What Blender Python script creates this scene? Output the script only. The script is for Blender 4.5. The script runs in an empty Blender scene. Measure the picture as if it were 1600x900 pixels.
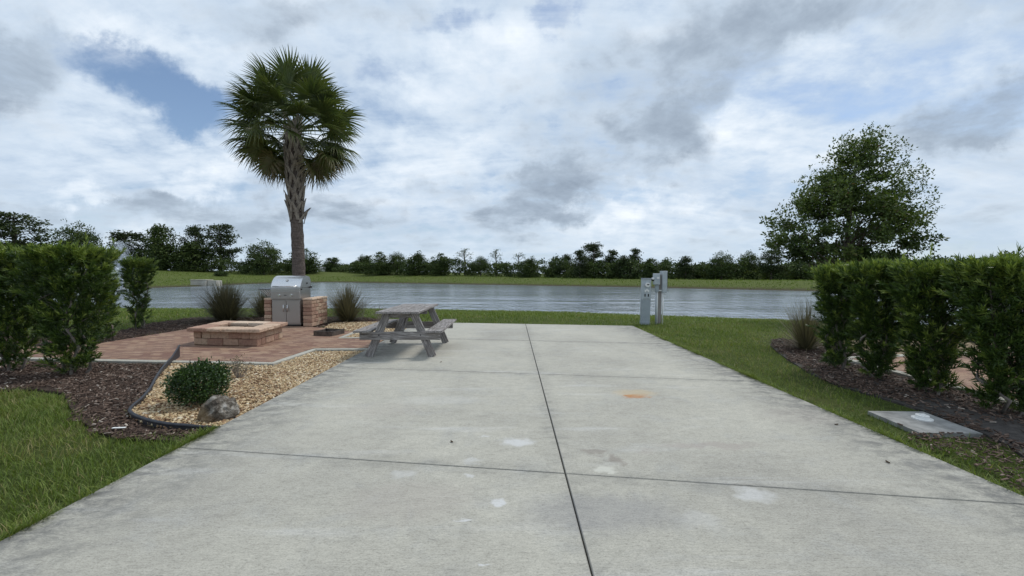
import bpy, math, random
import numpy as np
from mathutils import Vector, noise as mnoise

rng = np.random.default_rng(11)
random.seed(5)
sc = bpy.context.scene
COL = sc.collection
R = math.radians
H, F = 1.5, 640.0
PITCH = R(2.06)
cp, sp_ = math.cos(PITCH), math.sin(PITCH)


def at(px, py, z=0.0):
    """world point at height z on the sight line measured in the photo (used for survey only)"""
    xc, yc = (px - 800) / F, (450 - py) / F
    d = np.array([xc, cp + yc * sp_, -sp_ + yc * cp])
    t = (z - H) / d[2]
    return np.array([d[0] * t, d[1] * t, z])


def pts(lst, z=0.0):
    return [tuple(at(a, b, z)[:2]) for a, b in lst]


# ------------------------------------------------------------------ mesh tools
def mesh_np(name, V, faces_flat, sizes, tint=None, loc=None, smooth=False):
    me = bpy.data.meshes.new(name)
    V = np.asarray(V, dtype=np.float32)
    faces_flat = np.asarray(faces_flat, dtype=np.int32)
    sizes = np.asarray(sizes, dtype=np.int32)
    me.vertices.add(len(V)); me.vertices.foreach_set('co', V.ravel())
    me.loops.add(len(faces_flat)); me.loops.foreach_set('vertex_index', faces_flat)
    me.polygons.add(len(sizes))
    st = np.concatenate([[0], np.cumsum(sizes)[:-1]]).astype(np.int32)
    me.polygons.foreach_set('loop_start', st)
    me.polygons.foreach_set('use_smooth', np.full(len(sizes), smooth, dtype=bool))
    if tint is not None:
        a = me.attributes.new('tint', 'FLOAT', 'POINT'); a.data.foreach_set('value', np.asarray(tint, dtype=np.float32))
    if loc is not None:
        a = me.attributes.new('loc', 'FLOAT_VECTOR', 'POINT'); a.data.foreach_set('vector', np.asarray(loc, dtype=np.float32).ravel())
    me.update(calc_edges=True)
    return me


def link(name, me, m, parent=None, loc=(0, 0, 0)):
    o = bpy.data.objects.new(name, me)
    if m is not None:
        for q in (m if isinstance(m, (list, tuple)) else [m]):
            me.materials.append(q)
    COL.objects.link(o)
    o.location = loc
    if parent is not None:
        o.parent = parent
    return o


def tag(o, label, cat, group=None):
    o['label'] = label; o['category'] = cat
    if group: o['group'] = group
    return o


def thing(name, label, cat, loc=(0, 0, 0), rz=0.0, group=None):
    o = bpy.data.objects.new(name, None); COL.objects.link(o)
    o.empty_display_size = 0.2
    o.location = loc; o.rotation_euler = (0, 0, rz)
    return tag(o, label, cat, group)


def struct(name, me, m):
    o = link(name, me, m); o['kind'] = 'structure'; return o


def stuff(name, me, m, label, cat):
    o = link(name, me, m); o['kind'] = 'stuff'; return tag(o, label, cat)


def copy_tree(o, parent=None):
    c = o.copy(); COL.objects.link(c)
    if parent is not None:
        c.parent = parent
    for ch in list(o.children):
        copy_tree(ch, c)
    return c


class MB:
    def __init__(s):
        s.V, s.Fc, s.T, s.L, s.n = [], [], [], [], 0

    def add(s, V, faces, tint=0.5, loc=None):
        V = np.asarray(V, float).reshape(-1, 3)
        s.V.append(V); s.T.append(np.full(len(V), tint) if np.isscalar(tint) else np.asarray(tint))
        s.L.append(V if loc is None else np.asarray(loc, float))
        s.Fc += [[i + s.n for i in f] for f in faces]
        s.n += len(V)

    def box(s, c, size, rot=None, bev=0.004, tint=0.5, jit=0.0):
        h = np.array(size, float) / 2
        b = min(bev, h.min() * 0.45)
        V, key = [], {}
        for sx in (-1, 1):
            for sy in (-1, 1):
                for sz in (-1, 1):
                    for t in range(3):
                        q = h - b; q[t] = h[t]
                        key[(sx, sy, sz, t)] = len(V)
                        V.append(q * (sx, sy, sz))
        V = np.array(V)
        faces = []
        S = (-1, 1)
        for t in range(3):
            o1, o2 = [i for i in range(3) if i != t]
            for sg in S:
                f = []
                for a, bb in ((-1, -1), (1, -1), (1, 1), (-1, 1)):
                    k = [0, 0, 0]; k[t] = sg; k[o1] = a; k[o2] = bb
                    f.append(key[(*k, t)])
                faces.append(f)
        for t in range(3):          # edges parallel to axis t
            o1, o2 = [i for i in range(3) if i != t]
            for a in S:
                for bb in S:
                    k0 = [0, 0, 0]; k1 = [0, 0, 0]
                    k0[t] = -1; k1[t] = 1
                    k0[o1] = k1[o1] = a; k0[o2] = k1[o2] = bb
                    faces.append([key[(*k0, o1)], key[(*k1, o1)], key[(*k1, o2)], key[(*k0, o2)]])
        for sx in S:
            for sy in S:
                for sz in S:
                    faces.append([key[(sx, sy, sz, t)] for t in range(3)])
        out = []
        for f in faces:
            p = V[f]
            nrm = np.cross(p[1] - p[0], p[2] - p[0])
            out.append(f if nrm @ p.mean(0) > 0 else f[::-1])
        ax = np.argsort(-h)
        loc = V[:, ax] + rng.uniform(-20, 20, 3)
        if jit:
            V = V + rng.normal(0, jit, V.shape)
        if rot is not None:
            V = V @ np.asarray(rot).T
        s.add(V + np.asarray(c), out, tint, loc)

    def beam(s, a, b, w, t, side=(0, 1, 0), bev=0.004, tint=0.5):
        """board from a to b; w wide across, t thick along side"""
        a, b = np.array(a, float), np.array(b, float)
        x = b - a; L = np.linalg.norm(x); x /= L
        z = np.array(side, float); z -= x * (z @ x); z /= np.linalg.norm(z)
        y = np.cross(z, x)
        s.box((a + b) / 2, (L, w, t), np.stack([x, y, z], 1), bev, tint)

    def tube(s, path, rad, n=8, tint=0.5, cap=True):
        P = np.asarray(path, float); m = len(P)
        rad = np.full(m, rad) if np.isscalar(rad) else np.asarray(rad)
        T = np.gradient(P, axis=0); T /= np.linalg.norm(T, axis=1)[:, None] + 1e-9
        ref = np.array([0, 0, 1.0]) if abs(T[0][2]) < 0.9 else np.array([1.0, 0, 0])
        V, L = [], []
        ang = np.linspace(0, 2 * math.pi, n, endpoint=False)
        for i in range(m):
            u = np.cross(T[i], ref); u /= np.linalg.norm(u) + 1e-9
            v = np.cross(T[i], u)
            for a in ang:
                V.append(P[i] + rad[i] * (math.cos(a) * u + math.sin(a) * v))
        faces = []
        for i in range(m - 1):
            for j in range(n):
                k = (j + 1) % n
                faces.append([i * n + j, i * n + k, (i + 1) * n + k, (i + 1) * n + j][::-1])
        if cap:
            faces.append(list(range(n))); faces.append([(m - 1) * n + j for j in range(n)][::-1])
        s.add(V, faces, tint)

    def prism(s, poly, z0, z1, tint=0.5):
        n = len(poly)
        a = sum(poly[i][0] * poly[(i + 1) % n][1] - poly[(i + 1) % n][0] * poly[i][1] for i in range(n))
        if a < 0: poly = poly[::-1]
        V = [(p[0], p[1], z0) for p in poly] + [(p[0], p[1], z1) for p in poly]
        faces = [list(range(n))[::-1], [n + i for i in range(n)]]
        for i in range(n):
            k = (i + 1) % n
            faces.append([i, k, n + k, n + i])
        s.add(V, faces, tint)

    def disc(s, c, axis, r, t, n=20, tint=0.5):
        c = np.array(c, float); ax = np.array(axis, float); ax /= np.linalg.norm(ax)
        s.tube([c, c + ax * t], r, n, tint)

    def mesh(s, name, smooth=False):
        V = np.concatenate(s.V); T = np.concatenate(s.T); L = np.concatenate(s.L)
        flat = [i for f in s.Fc for i in f]
        return mesh_np(name, V, flat, [len(f) for f in s.Fc], T, L, smooth)

    def build(s, name, m, parent=None, smooth=False, loc=(0, 0, 0)):
        return link(name, s.mesh(name, smooth), m, parent, loc)


def scatter(tv, tf, P, M, tint, smooth=False, name='scatter', tip=None):
    """copies of a small template (verts tv, faces tf) at points P with 3x3 matrices M"""
    tv = np.asarray(tv, float); k = len(tv); N = len(P)
    V = (np.einsum('nij,kj->nki', M, tv) + P[:, None, :]).reshape(-1, 3)
    base = (np.arange(N) * k)[:, None]
    sizes = [len(f) for f in tf]
    flat = np.array([i for f in tf for i in f])
    FF = (base + flat[None, :]).ravel()
    S = np.tile(sizes, N)
    T = np.repeat(tint, k)
    if tip is not None:
        T = T + np.tile(tip, N)
    return mesh_np(name, V, FF, S, T, None, smooth)


def basis(d, roll=None):
    """matrices whose first column is d (N,3); other columns perpendicular, randomly rolled"""
    d = d / (np.linalg.norm(d, axis=1)[:, None] + 1e-9)
    r = rng.normal(size=d.shape)
    u = np.cross(d, r); u /= np.linalg.norm(u, axis=1)[:, None] + 1e-9
    v = np.cross(d, u)
    return np.stack([d, u, v], 2)


def rand_dir(n):
    d = rng.normal(size=(n, 3)); return d / np.linalg.norm(d, axis=1)[:, None]


def in_poly(x, y, poly):
    x = np.asarray(x); y = np.asarray(y)
    r = np.zeros(x.shape, bool); n = len(poly); j = n - 1
    for i in range(n):
        xi, yi = poly[i]; xj, yj = poly[j]
        c = ((yi > y) != (yj > y)) & (x < (xj - xi) * (y - yi) / (yj - yi + 1e-12) + xi)
        r ^= c; j = i
    return r


def poly_dist(x, y, poly):
    d = np.full(np.shape(x), 1e9); n = len(poly)
    for i in range(n):
        a = np.array(poly[i]); b = np.array(poly[(i + 1) % n]); e = b - a
        t = np.clip(((x - a[0]) * e[0] + (y - a[1]) * e[1]) / (e @ e + 1e-12), 0, 1)
        d = np.minimum(d, np.hypot(x - a[0] - t * e[0], y - a[1] - t * e[1]))
    return d


def vnoise(x, y, s, seed=0.0):
    """cheap smooth value noise, vectorised"""
    X = np.asarray(x) * s + seed * 17.3; Y = np.asarray(y) * s - seed * 9.1
    ix, iy = np.floor(X), np.floor(Y); fx, fy = X - ix, Y - iy
    fx = fx * fx * (3 - 2 * fx); fy = fy * fy * (3 - 2 * fy)
    def h(a, b):
        v = np.sin(a * 127.1 + b * 311.7 + seed) * 43758.5453
        return v - np.floor(v)
    return (h(ix, iy) * (1 - fx) + h(ix + 1, iy) * fx) * (1 - fy) + (h(ix, iy + 1) * (1 - fx) + h(ix + 1, iy + 1) * fx) * fy


# ------------------------------------------------------------------ materials
class NT:
    def __init__(s, name):
        s.m = bpy.data.materials.new(name); s.m.use_nodes = True
        s.t = s.m.node_tree; s.N = s.t.nodes; s.N.clear()
        s.out = s.N.new('ShaderNodeOutputMaterial')

    def n(s, typ, **kw):
        nd = s.N.new('ShaderNode' + typ)
        for k, v in kw.items():
            if k.startswith('i_'):
                nd.inputs[k[2:].replace('_', ' ')].default_value = v
            elif k.startswith('x'):
                nd.inputs[int(k[1:])].default_value = v
            else:
                setattr(nd, k, v)
        return nd

    def l(s, a, b): s.t.links.new(a, b)

    def pos(s): return s.n('NewGeometry').outputs['Position']
    def obj(s): return s.n('TexCoord').outputs['Object']
    def attr(s, a, what='Fac'): return s.n('Attribute', attribute_name=a).outputs[what]

    def noise(s, vec, scale, detail=4, rough=0.55, dist=0.0, sx=(1, 1, 1)):
        if sx != (1, 1, 1):
            mp = s.n('Mapping'); mp.inputs['Scale'].default_value = sx; s.l(vec, mp.inputs['Vector']); vec = mp.outputs[0]
        nd = s.n('TexNoise', i_Scale=scale, i_Detail=detail, i_Roughness=rough, i_Distortion=dist)
        s.l(vec, nd.inputs['Vector']); return nd.outputs['Fac']

    def ramp(s, fac, stops, interp='LINEAR'):
        r = s.n('ValToRGB'); e = r.color_ramp.elements; r.color_ramp.interpolation = interp
        while len(e) < len(stops): e.new(0.5)
        for i, (p, c) in enumerate(stops):
            e[i].position = p; c = (c, c, c) if np.isscalar(c) else c
            e[i].color = (*c[:3], 1)
        s.l(fac, r.inputs[0]); return r.outputs[0]

    def mix(s, fac, a, b, mode='MIX'):
        m = s.n('Mix', data_type='RGBA', blend_type=mode)
        for v, i in ((fac, 0), (a, 6), (b, 7)):
            if hasattr(v, 'is_linked') or isinstance(v, bpy.types.NodeSocket): s.l(v, m.inputs[i])
            else: m.inputs[i].default_value = v if i == 0 else (*v, 1)
        return m.outputs[2]

    def math(s, op, a, b=0.0, clamp=False):
        m = s.n('Math', operation=op, use_clamp=clamp)
        for v, i in ((a, 0), (b, 1)):
            if isinstance(v, bpy.types.NodeSocket): s.l(v, m.inputs[i])
            else: m.inputs[i].default_value = v
        return m.outputs[0]

    def maprange(s, v, a, b, c=0.0, d=1.0, smooth=True):
        m = s.n('MapRange', interpolation_type='SMOOTHSTEP' if smooth else 'LINEAR')
        s.l(v, m.inputs[0])
        for i, q in enumerate((a, b, c, d)): m.inputs[i + 1].default_value = q
        return m.outputs[0]

    def bump(s, h, dist, strength=1.0):
        b = s.n('Bump', i_Strength=strength, i_Distance=dist); s.l(h, b.inputs['Height']); return b.outputs[0]

    def bsdf(s, col, rough=0.8, normal=None, metal=0.0, spec=0.5, transl=None, tw=0.3):
        p = s.n('BsdfPrincipled', i_Metallic=metal)
        p.inputs['Specular IOR Level'].default_value = spec
        for v, k in ((col, 'Base Color'), (rough, 'Roughness')):
            if isinstance(v, bpy.types.NodeSocket): s.l(v, p.inputs[k])
            else: p.inputs[k].default_value = (*v, 1) if k == 'Base Color' else v
        if normal is not None: s.l(normal, p.inputs['Normal'])
        res = p.outputs[0]
        if transl is not None:
            t = s.n('BsdfTranslucent')
            if isinstance(transl, bpy.types.NodeSocket): s.l(transl, t.inputs[0])
            else: t.inputs[0].default_value = (*transl, 1)
            mx = s.n('MixShader', x0=tw); s.l(res, mx.inputs[1]); s.l(t.outputs[0], mx.inputs[2]); res = mx.outputs[0]
        s.l(res, s.out.inputs['Surface']); return p


def simple(name, c1, c2, scale=8, rough=0.7, bump=0.0, metal=0.0, spec=0.4, detail=5, space='obj', sx=(1, 1, 1)):
    k = NT(name); v = k.obj() if space == 'obj' else (k.pos() if space == 'pos' else k.attr('loc', 'Vector'))
    f = k.noise(v, scale, detail, 0.6, 0.0, sx)
    c = k.ramp(f, [(0.3, c1), (0.7, c2)])
    nb = k.bump(f, bump) if bump else None
    k.bsdf(c, rough, nb, metal, spec); return k.m


def leaf_mat(name, stops, rough=0.5, tw=0.3, tl=1.25, spec=0.35):
    k = NT(name); c = k.ramp(k.attr('tint'), stops)
    t = k.mix(1.0, c, (tl, tl * 1.05, tl * 0.55), 'MULTIPLY')
    k.bsdf(c, rough, None, 0, spec, t, tw); return k.m


# ------------------------------------------------------------------ layout survey
ZW = -0.55
POND = [(-60, 25.5), (-30, 24.3), (-20.8, 23.4), (-7.7, 23.0), (2.5, 21.3), (12.1, 17.5), (18.6, 14.9), (30, 10), (60, -5),
        (75, 5), (45, 36.4), (34, 46.9), (18.3, 59.6), (7.9, 65.6), (-12.4, 77), (-40, 92), (-46, 90), (-49.5, 78), (-48.5, 65.6),
        (-50, 56), (-58, 47), (-75, 40), (-80, 30)]


def ground_z(x, y, base=0.06):
    x = np.asarray(x, float); y = np.asarray(y, float)
    d = poly_dist(x, y, POND); ins = in_poly(x, y, POND)
    ymid = np.interp(x, [-200, -60, 0, 30, 60, 200], [38, 36, 40, 25, 5, -20])
    far = np.clip((y - ymid) / 8 + 0.5, 0, 1)
    lf = np.interp(x, [-60, -44, -25, 0, 20], [2.15, 2.0, 1.35, 0.6, 0.4])
    L = lf * far - base * (1 - far)
    W = 7.0 * (1 - far) + far * np.interp(x, [-60, -40, -10, 10], [38, 34, 18, 13])
    t = np.clip(d / W, 0, 1)
    t = 0.55 * t + 0.45 * t * t * (3 - 2 * t)
    lip = np.clip(d / 0.5, 0, 1) * 0.10          # small cut lip at the water's edge
    z = ZW - 0.06 + lip + (L - ZW - 0.04) * t
    z = np.where(ins, ZW - 0.06 - np.minimum(0.9, 0.3 * d), z)
    und = (vnoise(x, y, 0.12, 3) - 0.5) * 0.10 * np.clip((np.hypot(x, y) - 14) / 20, 0, 1)
    return z + np.where(ins, 0, und)


JS = 0.14                                     # the joints run slightly askew
PAD_L, PAD_R, PAD_C = -2.87, 3.45, 0.40
def jy(x, w): return w - JS * (x - 0.4)
PAD = [(PAD_L, jy(PAD_L, -6.1)), (PAD_R, jy(PAD_R, -6.1)), (PAD_R, jy(PAD_R, 12.1)), (PAD_L, jy(PAD_L, 12.1))]
KERB_L = pts([(-330, 553), (60, 560.5), (150, 563), (426, 568), (492, 546), (586, 545.5)])
PATIO_L = pts([(-330, 551), (60, 558.5), (150, 561), (424, 565.5), (490, 543.5), (592, 543)]) + \
    [(PAD_L - 0.012, 8.9)] + pts([(600, 528), (531, 528), (556, 518.5), (505, 512), (415, 505), (330, 508.5), (292, 514), (150, 537), (90, 541), (-200, 541)])
EDGE_PATH = [(345, 667.5), (300, 668.5), (262, 666), (232, 660), (210, 652), (201, 645), (207, 637), (222, 626), (236, 609), (243, 594), (256, 577), (271, 564), (281, 557)]
GRAVEL_A = pts([(426, 570), (493, 548), (584, 547.5)]) + [(PAD_L - 0.012, 8.0), (PAD_L - 0.012, 4.2)] + pts(EDGE_PATH) + pts([(290, 567)])
GRAVEL_B = pts([(506, 511), (557, 517.5), (534, 527), (602, 527)]) + [(PAD_L - 0.012, 9.6), (PAD_L - 0.012, 12.4)] + pts([(600, 501.5), (520, 503)])
MULCH_L = pts([(-330, 556), (60, 563), (150, 565.5), (290, 568)]) + pts(EDGE_PATH[::-1]) + [(PAD_L - 0.012, 4.05), (PAD_L - 0.012, 3.86)] + \
    pts([(295, 684), (240, 681), (190, 680), (150, 667), (120, 648), (108, 630), (100, 611), (60, 604), (0, 606), (-330, 608)])
MULCH_B = pts([(-200, 540), (90, 540), (150, 536), (292, 513), (330, 507.5), (415, 504), (430, 507), (505, 511), (520, 503), (600, 501.5), (606, 498),
               (560, 494.5), (500, 493), (400, 494), (300, 495), (240, 503), (175, 517), (120, 524), (-200, 524)])
MULCH_R = pts([(1207, 528), (1204, 537), (1222, 552), (1262, 577), (1310, 598), (1362, 612), (1410, 626), (1445, 637), (1540, 672), (1578, 690), (1640, 735), (1700, 790), (1800, 850)]) + \
    [(5.80, 1.5), (5.80, 7.2), (6.6, 7.3), (6.9, 8.6), (6.3, 9.6)]
KX = 5.86
PATIO_R = [(KX + .06, 0.0), (KX + .06, 7.15), (7.0, 7.35), (10.5, 7.9), (10.5, 0.0)]
GRAVEL_R = [(7.0, 7.4), (10.5, 7.95), (10.5, 9.6), (7.2, 9.2)]
SLAB = pts([(1356, 639.5), (1442, 640.5), (1536, 674.5), (1437, 673)])

# ------------------------------------------------------------------ ground
def make_ground():
    def axis(lim0, lim1, n, c=0.0, k=0.018):
        a = np.sinh(np.linspace(math.asinh((lim0 - c) * k * 3), math.asinh((lim1 - c) * k * 3), n)) / (k * 3) + c
        return a
    xs = axis(-1500, 1500, 420); ys = axis(-300, 2500, 420, 14)
    X, Y = np.meshgrid(xs, ys)
    Z = ground_z(X, Y)
    V = np.stack([X, Y, Z], -1).reshape(-1, 3)
    ny, nx = X.shape
    i = np.arange(ny - 1)[:, None] * nx + np.arange(nx - 1)[None, :]
    Q = np.stack([i, i + 1, i + nx + 1, i + nx], -1).reshape(-1)
    me = mesh_np('ground', V, Q, np.full((ny - 1) * (nx - 1), 4), None, None, True)
    k = NT('ground_turf'); p = k.pos()
    big = k.noise(p, 0.09, 3, 0.55); mid = k.noise(p, 0.9, 5, 0.6, 0.6); fine = k.noise(p, 14, 5, 0.7); vf = k.noise(p, 90, 3, 0.7)
    g = k.ramp(fine, [(0.25, (0.040, 0.058, 0.014)), (0.5, (0.074, 0.100, 0.024)), (0.78, (0.125, 0.150, 0.045))])
    dry = k.ramp(fine, [(0.25, (0.085, 0.085, 0.030)), (0.8, (0.17, 0.165, 0.07))])
    c = k.mix(k.maprange(mid, 0.52, 0.72, 0, 0.6), g, dry)
    c = k.mix(k.maprange(big, 0.45, 0.65, 0, 0.35), c, (0.12, 0.135, 0.045))
    sx = k.n('SeparateXYZ'); k.l(p, sx.inputs[0])
    far = k.maprange(sx.outputs[1], 30, 45)
    olive = k.mix(fine, (0.070, 0.092, 0.022), (0.120, 0.140, 0.040))
    c = k.mix(k.math('MULTIPLY', far, 0.75), c, olive)
    wob = k.math('ADD', sx.outputs[2], k.math('MULTIPLY', mid, 0.16))
    mud = k.math('SUBTRACT', 1.0, k.maprange(wob, ZW + 0.10, ZW + 0.46))
    c = k.mix(k.math('MULTIPLY', mud, 0.92), c, (0.060, 0.050, 0.030))
    h = k.math('ADD', fine, k.math('MULTIPLY', vf, 0.5))
    k.bsdf(c, 0.95, k.bump(h, 0.06), 0, 0.1)
    struct('ground', me, k.m)


make_ground()

# ------------------------------------------------------------------ water
def make_water():
    xs = np.linspace(-90, 90, 60); ys = np.linspace(-8, 100, 60)
    X, Y = np.meshgrid(xs, ys); V = np.stack([X, Y, np.full_like(X, ZW)], -1).reshape(-1, 3)
    keep = []
    for j in range(59):
        for i in range(59):
            cx, cy = X[j, i] + 1.5, Y[j, i] + .9
            keep.append((cx, cy, j * 60 + i))
    kc = np.array(keep); m = in_poly(kc[:, 0], kc[:, 1], POND) | (poly_dist(kc[:, 0], kc[:, 1], POND) < 2.6)
    i = kc[m, 2].astype(int)
    Q = np.stack([i, i + 1, i + 61, i + 60], -1)
    me = mesh_np('pond_water', V, Q.ravel(), np.full(len(Q), 4), None, None, True)
    k = NT('pond_water'); p = k.pos()
    a = k.noise(p, 1.7, 4, 0.6, 0.4, (1.0, 0.40, 1)); b = k.noise(p, 4.5, 3, 0.6, 0.3, (1.0, .30, 1)); c = k.noise(p, 0.10, 3, 0.5, 0.6, (0.35, 1.3, 1))
    amp = k.maprange(c, 0.35, 0.65, 0.5, 1.0)
    lw = k.noise(p, 0.40, 4, 0.6, 0.4, (0.7, .45, 1))
    h = k.math('MULTIPLY', k.math('ADD', k.math('ADD', k.math('MULTIPLY', a, 1.0), k.math('MULTIPLY', b, 0.38)), k.math('MULTIPLY', lw, 1.6)), amp)
    s = k.bsdf((0.185, 0.215, 0.245), 0.12, k.bump(h, 0.10), 0, 0.5)  # base colour paler than the water itself, standing in for reflected sky
    s.inputs['IOR'].default_value = 1.333
    struct('pond_water', me, k.m)


make_water()

# ------------------------------------------------------------------ concrete pad
def concrete_mat(name, pad=True):
    k = NT(name); p = k.pos()
    sx = k.n('SeparateXYZ'); k.l(p, sx.inputs[0]); x, y = sx.outputs[0], sx.outputs[1]
    big = k.noise(p, 0.55, 4, 0.55, 0.4); mid = k.noise(p, 2.6, 6, 0.65, 0.5); fine = k.noise(p, 48, 7, 0.78, 0, (.55, 1.5, 1)); grain = k.noise(p, 130, 4, 0.75, 0, (.6, 1.5, 1)); mott = k.noise(p, 9, 6, .7, .3, (.7, 1.4, 1))
    broom = k.noise(p, 7, 6, 0.75, 0.0, (1.2, 22, 1)); streak = k.noise(p, 1.0, 4, 0.6, 0.2, (0.5, 4, 1))
    c = k.ramp(big, [(0.3, (0.365, 0.350, 0.305)), (0.5, (0.438, 0.420, 0.360)), (0.72, (0.50, 0.480, 0.410))])
    c = k.mix(k.maprange(mid, 0.48, 0.75, 0, 0.45), c, (0.37, 0.37, 0.35))
    c = k.mix(k.maprange(streak, 0.55, 0.75, 0, 0.5), c, (0.56, 0.555, 0.53))
    c = k.mix(1.0, c, k.ramp(broom, [(0.28, 0.80), (0.5, 1.0), (0.75, 1.08)]), 'MULTIPLY')
    c = k.mix(1.0, c, k.ramp(fine, [(0.32, 0.62), (0.46, 0.93), (0.60, 1.05), (0.75, 1.14)]), 'MULTIPLY')
    c = k.mix(1.0, c, k.ramp(grain, [(0.32, 0.58), (0.48, 0.98), (0.70, 1.15)]), 'MULTIPLY')
    c = k.mix(1.0, c, k.ramp(mott, [(0.34, 0.89), (0.5, 0.99), (0.66, 1.06)]), 'MULTIPLY')
    if pad:
        # grime gathers along the joints and the slab edges
        w = k.math('ADD', y, k.math('MULTIPLY', k.math('SUBTRACT', x, 0.4), JS))
        fr = k.math('ABSOLUTE', k.math('SUBTRACT', k.math('FRACT', k.math('ADD', k.math('DIVIDE', w, 3.03), 0.5 + 0.0033)), 0.5))
        dj = k.math('MULTIPLY', fr, 3.03)
        dc = k.math('ABSOLUTE', k.math('SUBTRACT', x, PAD_C))
        de = k.math('MINIMUM', k.math('ABSOLUTE', k.math('SUBTRACT', x, PAD_L)), k.math('ABSOLUTE', k.math('SUBTRACT', x, PAD_R)))
        gr = k.noise(p, 5.5, 9, 0.80, 0.5, (0.8, 1.3, 1))
        g1 = k.math('MULTIPLY', k.maprange(k.math('MINIMUM', dj, dc), 0.01, 0.20, 1, 0), k.maprange(gr, 0.42, 0.70, 0.06, 0.50))
        g2 = k.math('MULTIPLY', k.maprange(de, 0.02, 0.95, 1, 0), k.maprange(gr, 0.36, 0.66, 0.06, 0.95))
        g3 = k.maprange(k.math('MINIMUM', dj, dc), 0.004, 0.018, 0.45, 0)
        c = k.mix(k.math('MAXIMUM', k.math('MAXIMUM', g1, g2), g3), c, (0.13, 0.13, 0.125))
        # repairs, old paint and stains, each at its own place on the slab
        warp = k.n('Mix', data_type='VECTOR'); warp.inputs[0].default_value = 0.09
        nz = k.n('TexNoise', i_Scale=9.0, i_Detail=7.0); k.l(p, nz.inputs['Vector'])
        vs = k.n('VectorMath', operation='SUBTRACT'); k.l(nz.outputs['Color'], vs.inputs[0]); vs.inputs[1].default_value = (.5, .5, .5)
        sc_ = k.n('VectorMath', operation='SCALE'); k.l(vs.outputs[0], sc_.inputs[0]); sc_.inputs['Scale'].default_value = 0.22
        va = k.n('VectorMath', operation='ADD'); k.l(p, va.inputs[0]); k.l(sc_.outputs[0], va.inputs[1]); q = va.outputs[0]
        k.N.remove(warp)
        WH, RU, BR, PK = (0.57, 0.57, 0.56), (0.40, 0.15, 0.035), (0.20, 0.17, 0.145), (0.34, 0.30, 0.27)
        spots = [(808, 690, .16, .10, WH, .8), (1178, 773, .14, .12, WH, .6), (774, 788, .045, .045, WH, .9), (722, 812, .05, .02, WH, .8),
                 (760, 881, .05, .02, WH, .9), (733, 744, .05, .02, WH, .6), (1095, 815, .16, .11, WH, .25), (755, 681, .06, .03, WH, .5), (630, 739, .12, .07, WH, .35),
                 (736, 720, .10, .06, WH, .4), (994, 619, .20, .085, RU, 1.0), (992, 614, .30, .17, (0.50, 0.38, 0.22), .45),
                 (925, 706, .13, .07, BR, .5), (962, 719, .08, .09, BR, .6), (1010, 706, .1, .08, PK, .3), (1110, 696, .5, .08, PK, .5), (945, 735, .1, .05, (.58, .57, .5), .7),
                 (600, 640, .5, .3, PK, .18), (690, 625, .6, .2, WH, .2), (1250, 650, .5, .3, PK, .22), (640, 780, .5, .3, PK, .25), (940, 800, .6, .25, (.2, .2, .22), .35)]
        for px, py, rx, ry, col, st in spots:
            o = at(px, py)
            mp = k.n('Mapping', vector_type='TEXTURE'); k.l(q, mp.inputs['Vector'])
            mp.inputs['Location'].default_value = (o[0], o[1], 0); mp.inputs['Scale'].default_value = (rx, ry, 10)
            ln = k.n('VectorMath', operation='LENGTH'); k.l(mp.outputs[0], ln.inputs[0])
            f = k.maprange(ln.outputs['Value'], 0.45, 1.15, st, 0)
            if col is WH: f = k.math('MULTIPLY', f, k.maprange(fine, .36, .52, .72, 1.0))
            if col is RU: f = k.math('MULTIPLY', f, k.maprange(mid, 0.38, 0.6, 0.25, 1.0))
            c = k.mix(f, c, col)
    h = k.math('ADD', k.math('MULTIPLY', broom, 0.6), k.math('ADD', fine, k.math('MULTIPLY', grain, 0.5)))
    k.bsdf(c, 0.85, k.bump(h, 0.004, 0.9), 0, 0.25)
    return k.m


M_CONC = concrete_mat('concrete')
M_CONC2 = concrete_mat('kerb_concrete', False)


def make_pad():
    b = MB(); g = 0.0045
    ws = [-6.1, -3.04, -0.01, 3.02, 6.05, 9.08, 12.1]
    for i in range(6):
        for x0, x1 in ((PAD_L, PAD_C - g), (PAD_C + g, PAD_R)):
            w0, w1 = ws[i] + (g if i else 0), ws[i + 1] - g
            P = [(x0, jy(x0, w0)), (x1, jy(x1, w0)), (x1, jy(x1, w1)), (x0, jy(x0, w1))]
            e = 0.005
            Q = [(x0 + e, jy(x0, w0) + e), (x1 - e, jy(x1, w0) + e), (x1 - e, jy(x1, w1) - e), (x0 + e, jy(x0, w1) - e)]
            V = [(*p, -0.11) for p in P] + [(*p, -0.006) for p in P] + [(*p, 0.0) for p in Q]
            fs = [[8, 9, 10, 11]]
            for a in (0, 4):
                for j in range(4):
                    k2 = (j + 1) % 4
                    fs.append([a + j, a + k2, a + 4 + k2, a + 4 + j])
            b.add(V, fs)
    struct('concrete_pad', b.mesh('concrete_pad'), M_CONC)
    d = MB(); d.prism([(PAD_L + .05, -6), (PAD_R - .05, -6.3), (PAD_R - .05, 11.3), (PAD_L + .05, 12.2)], -0.10, -0.030)
    struct('joint_filler', d.mesh('joint_filler'), simple('joint_dark', (0.012, 0.012, 0.011), (0.03, 0.028, 0.022), 30))


make_pad()

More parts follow.
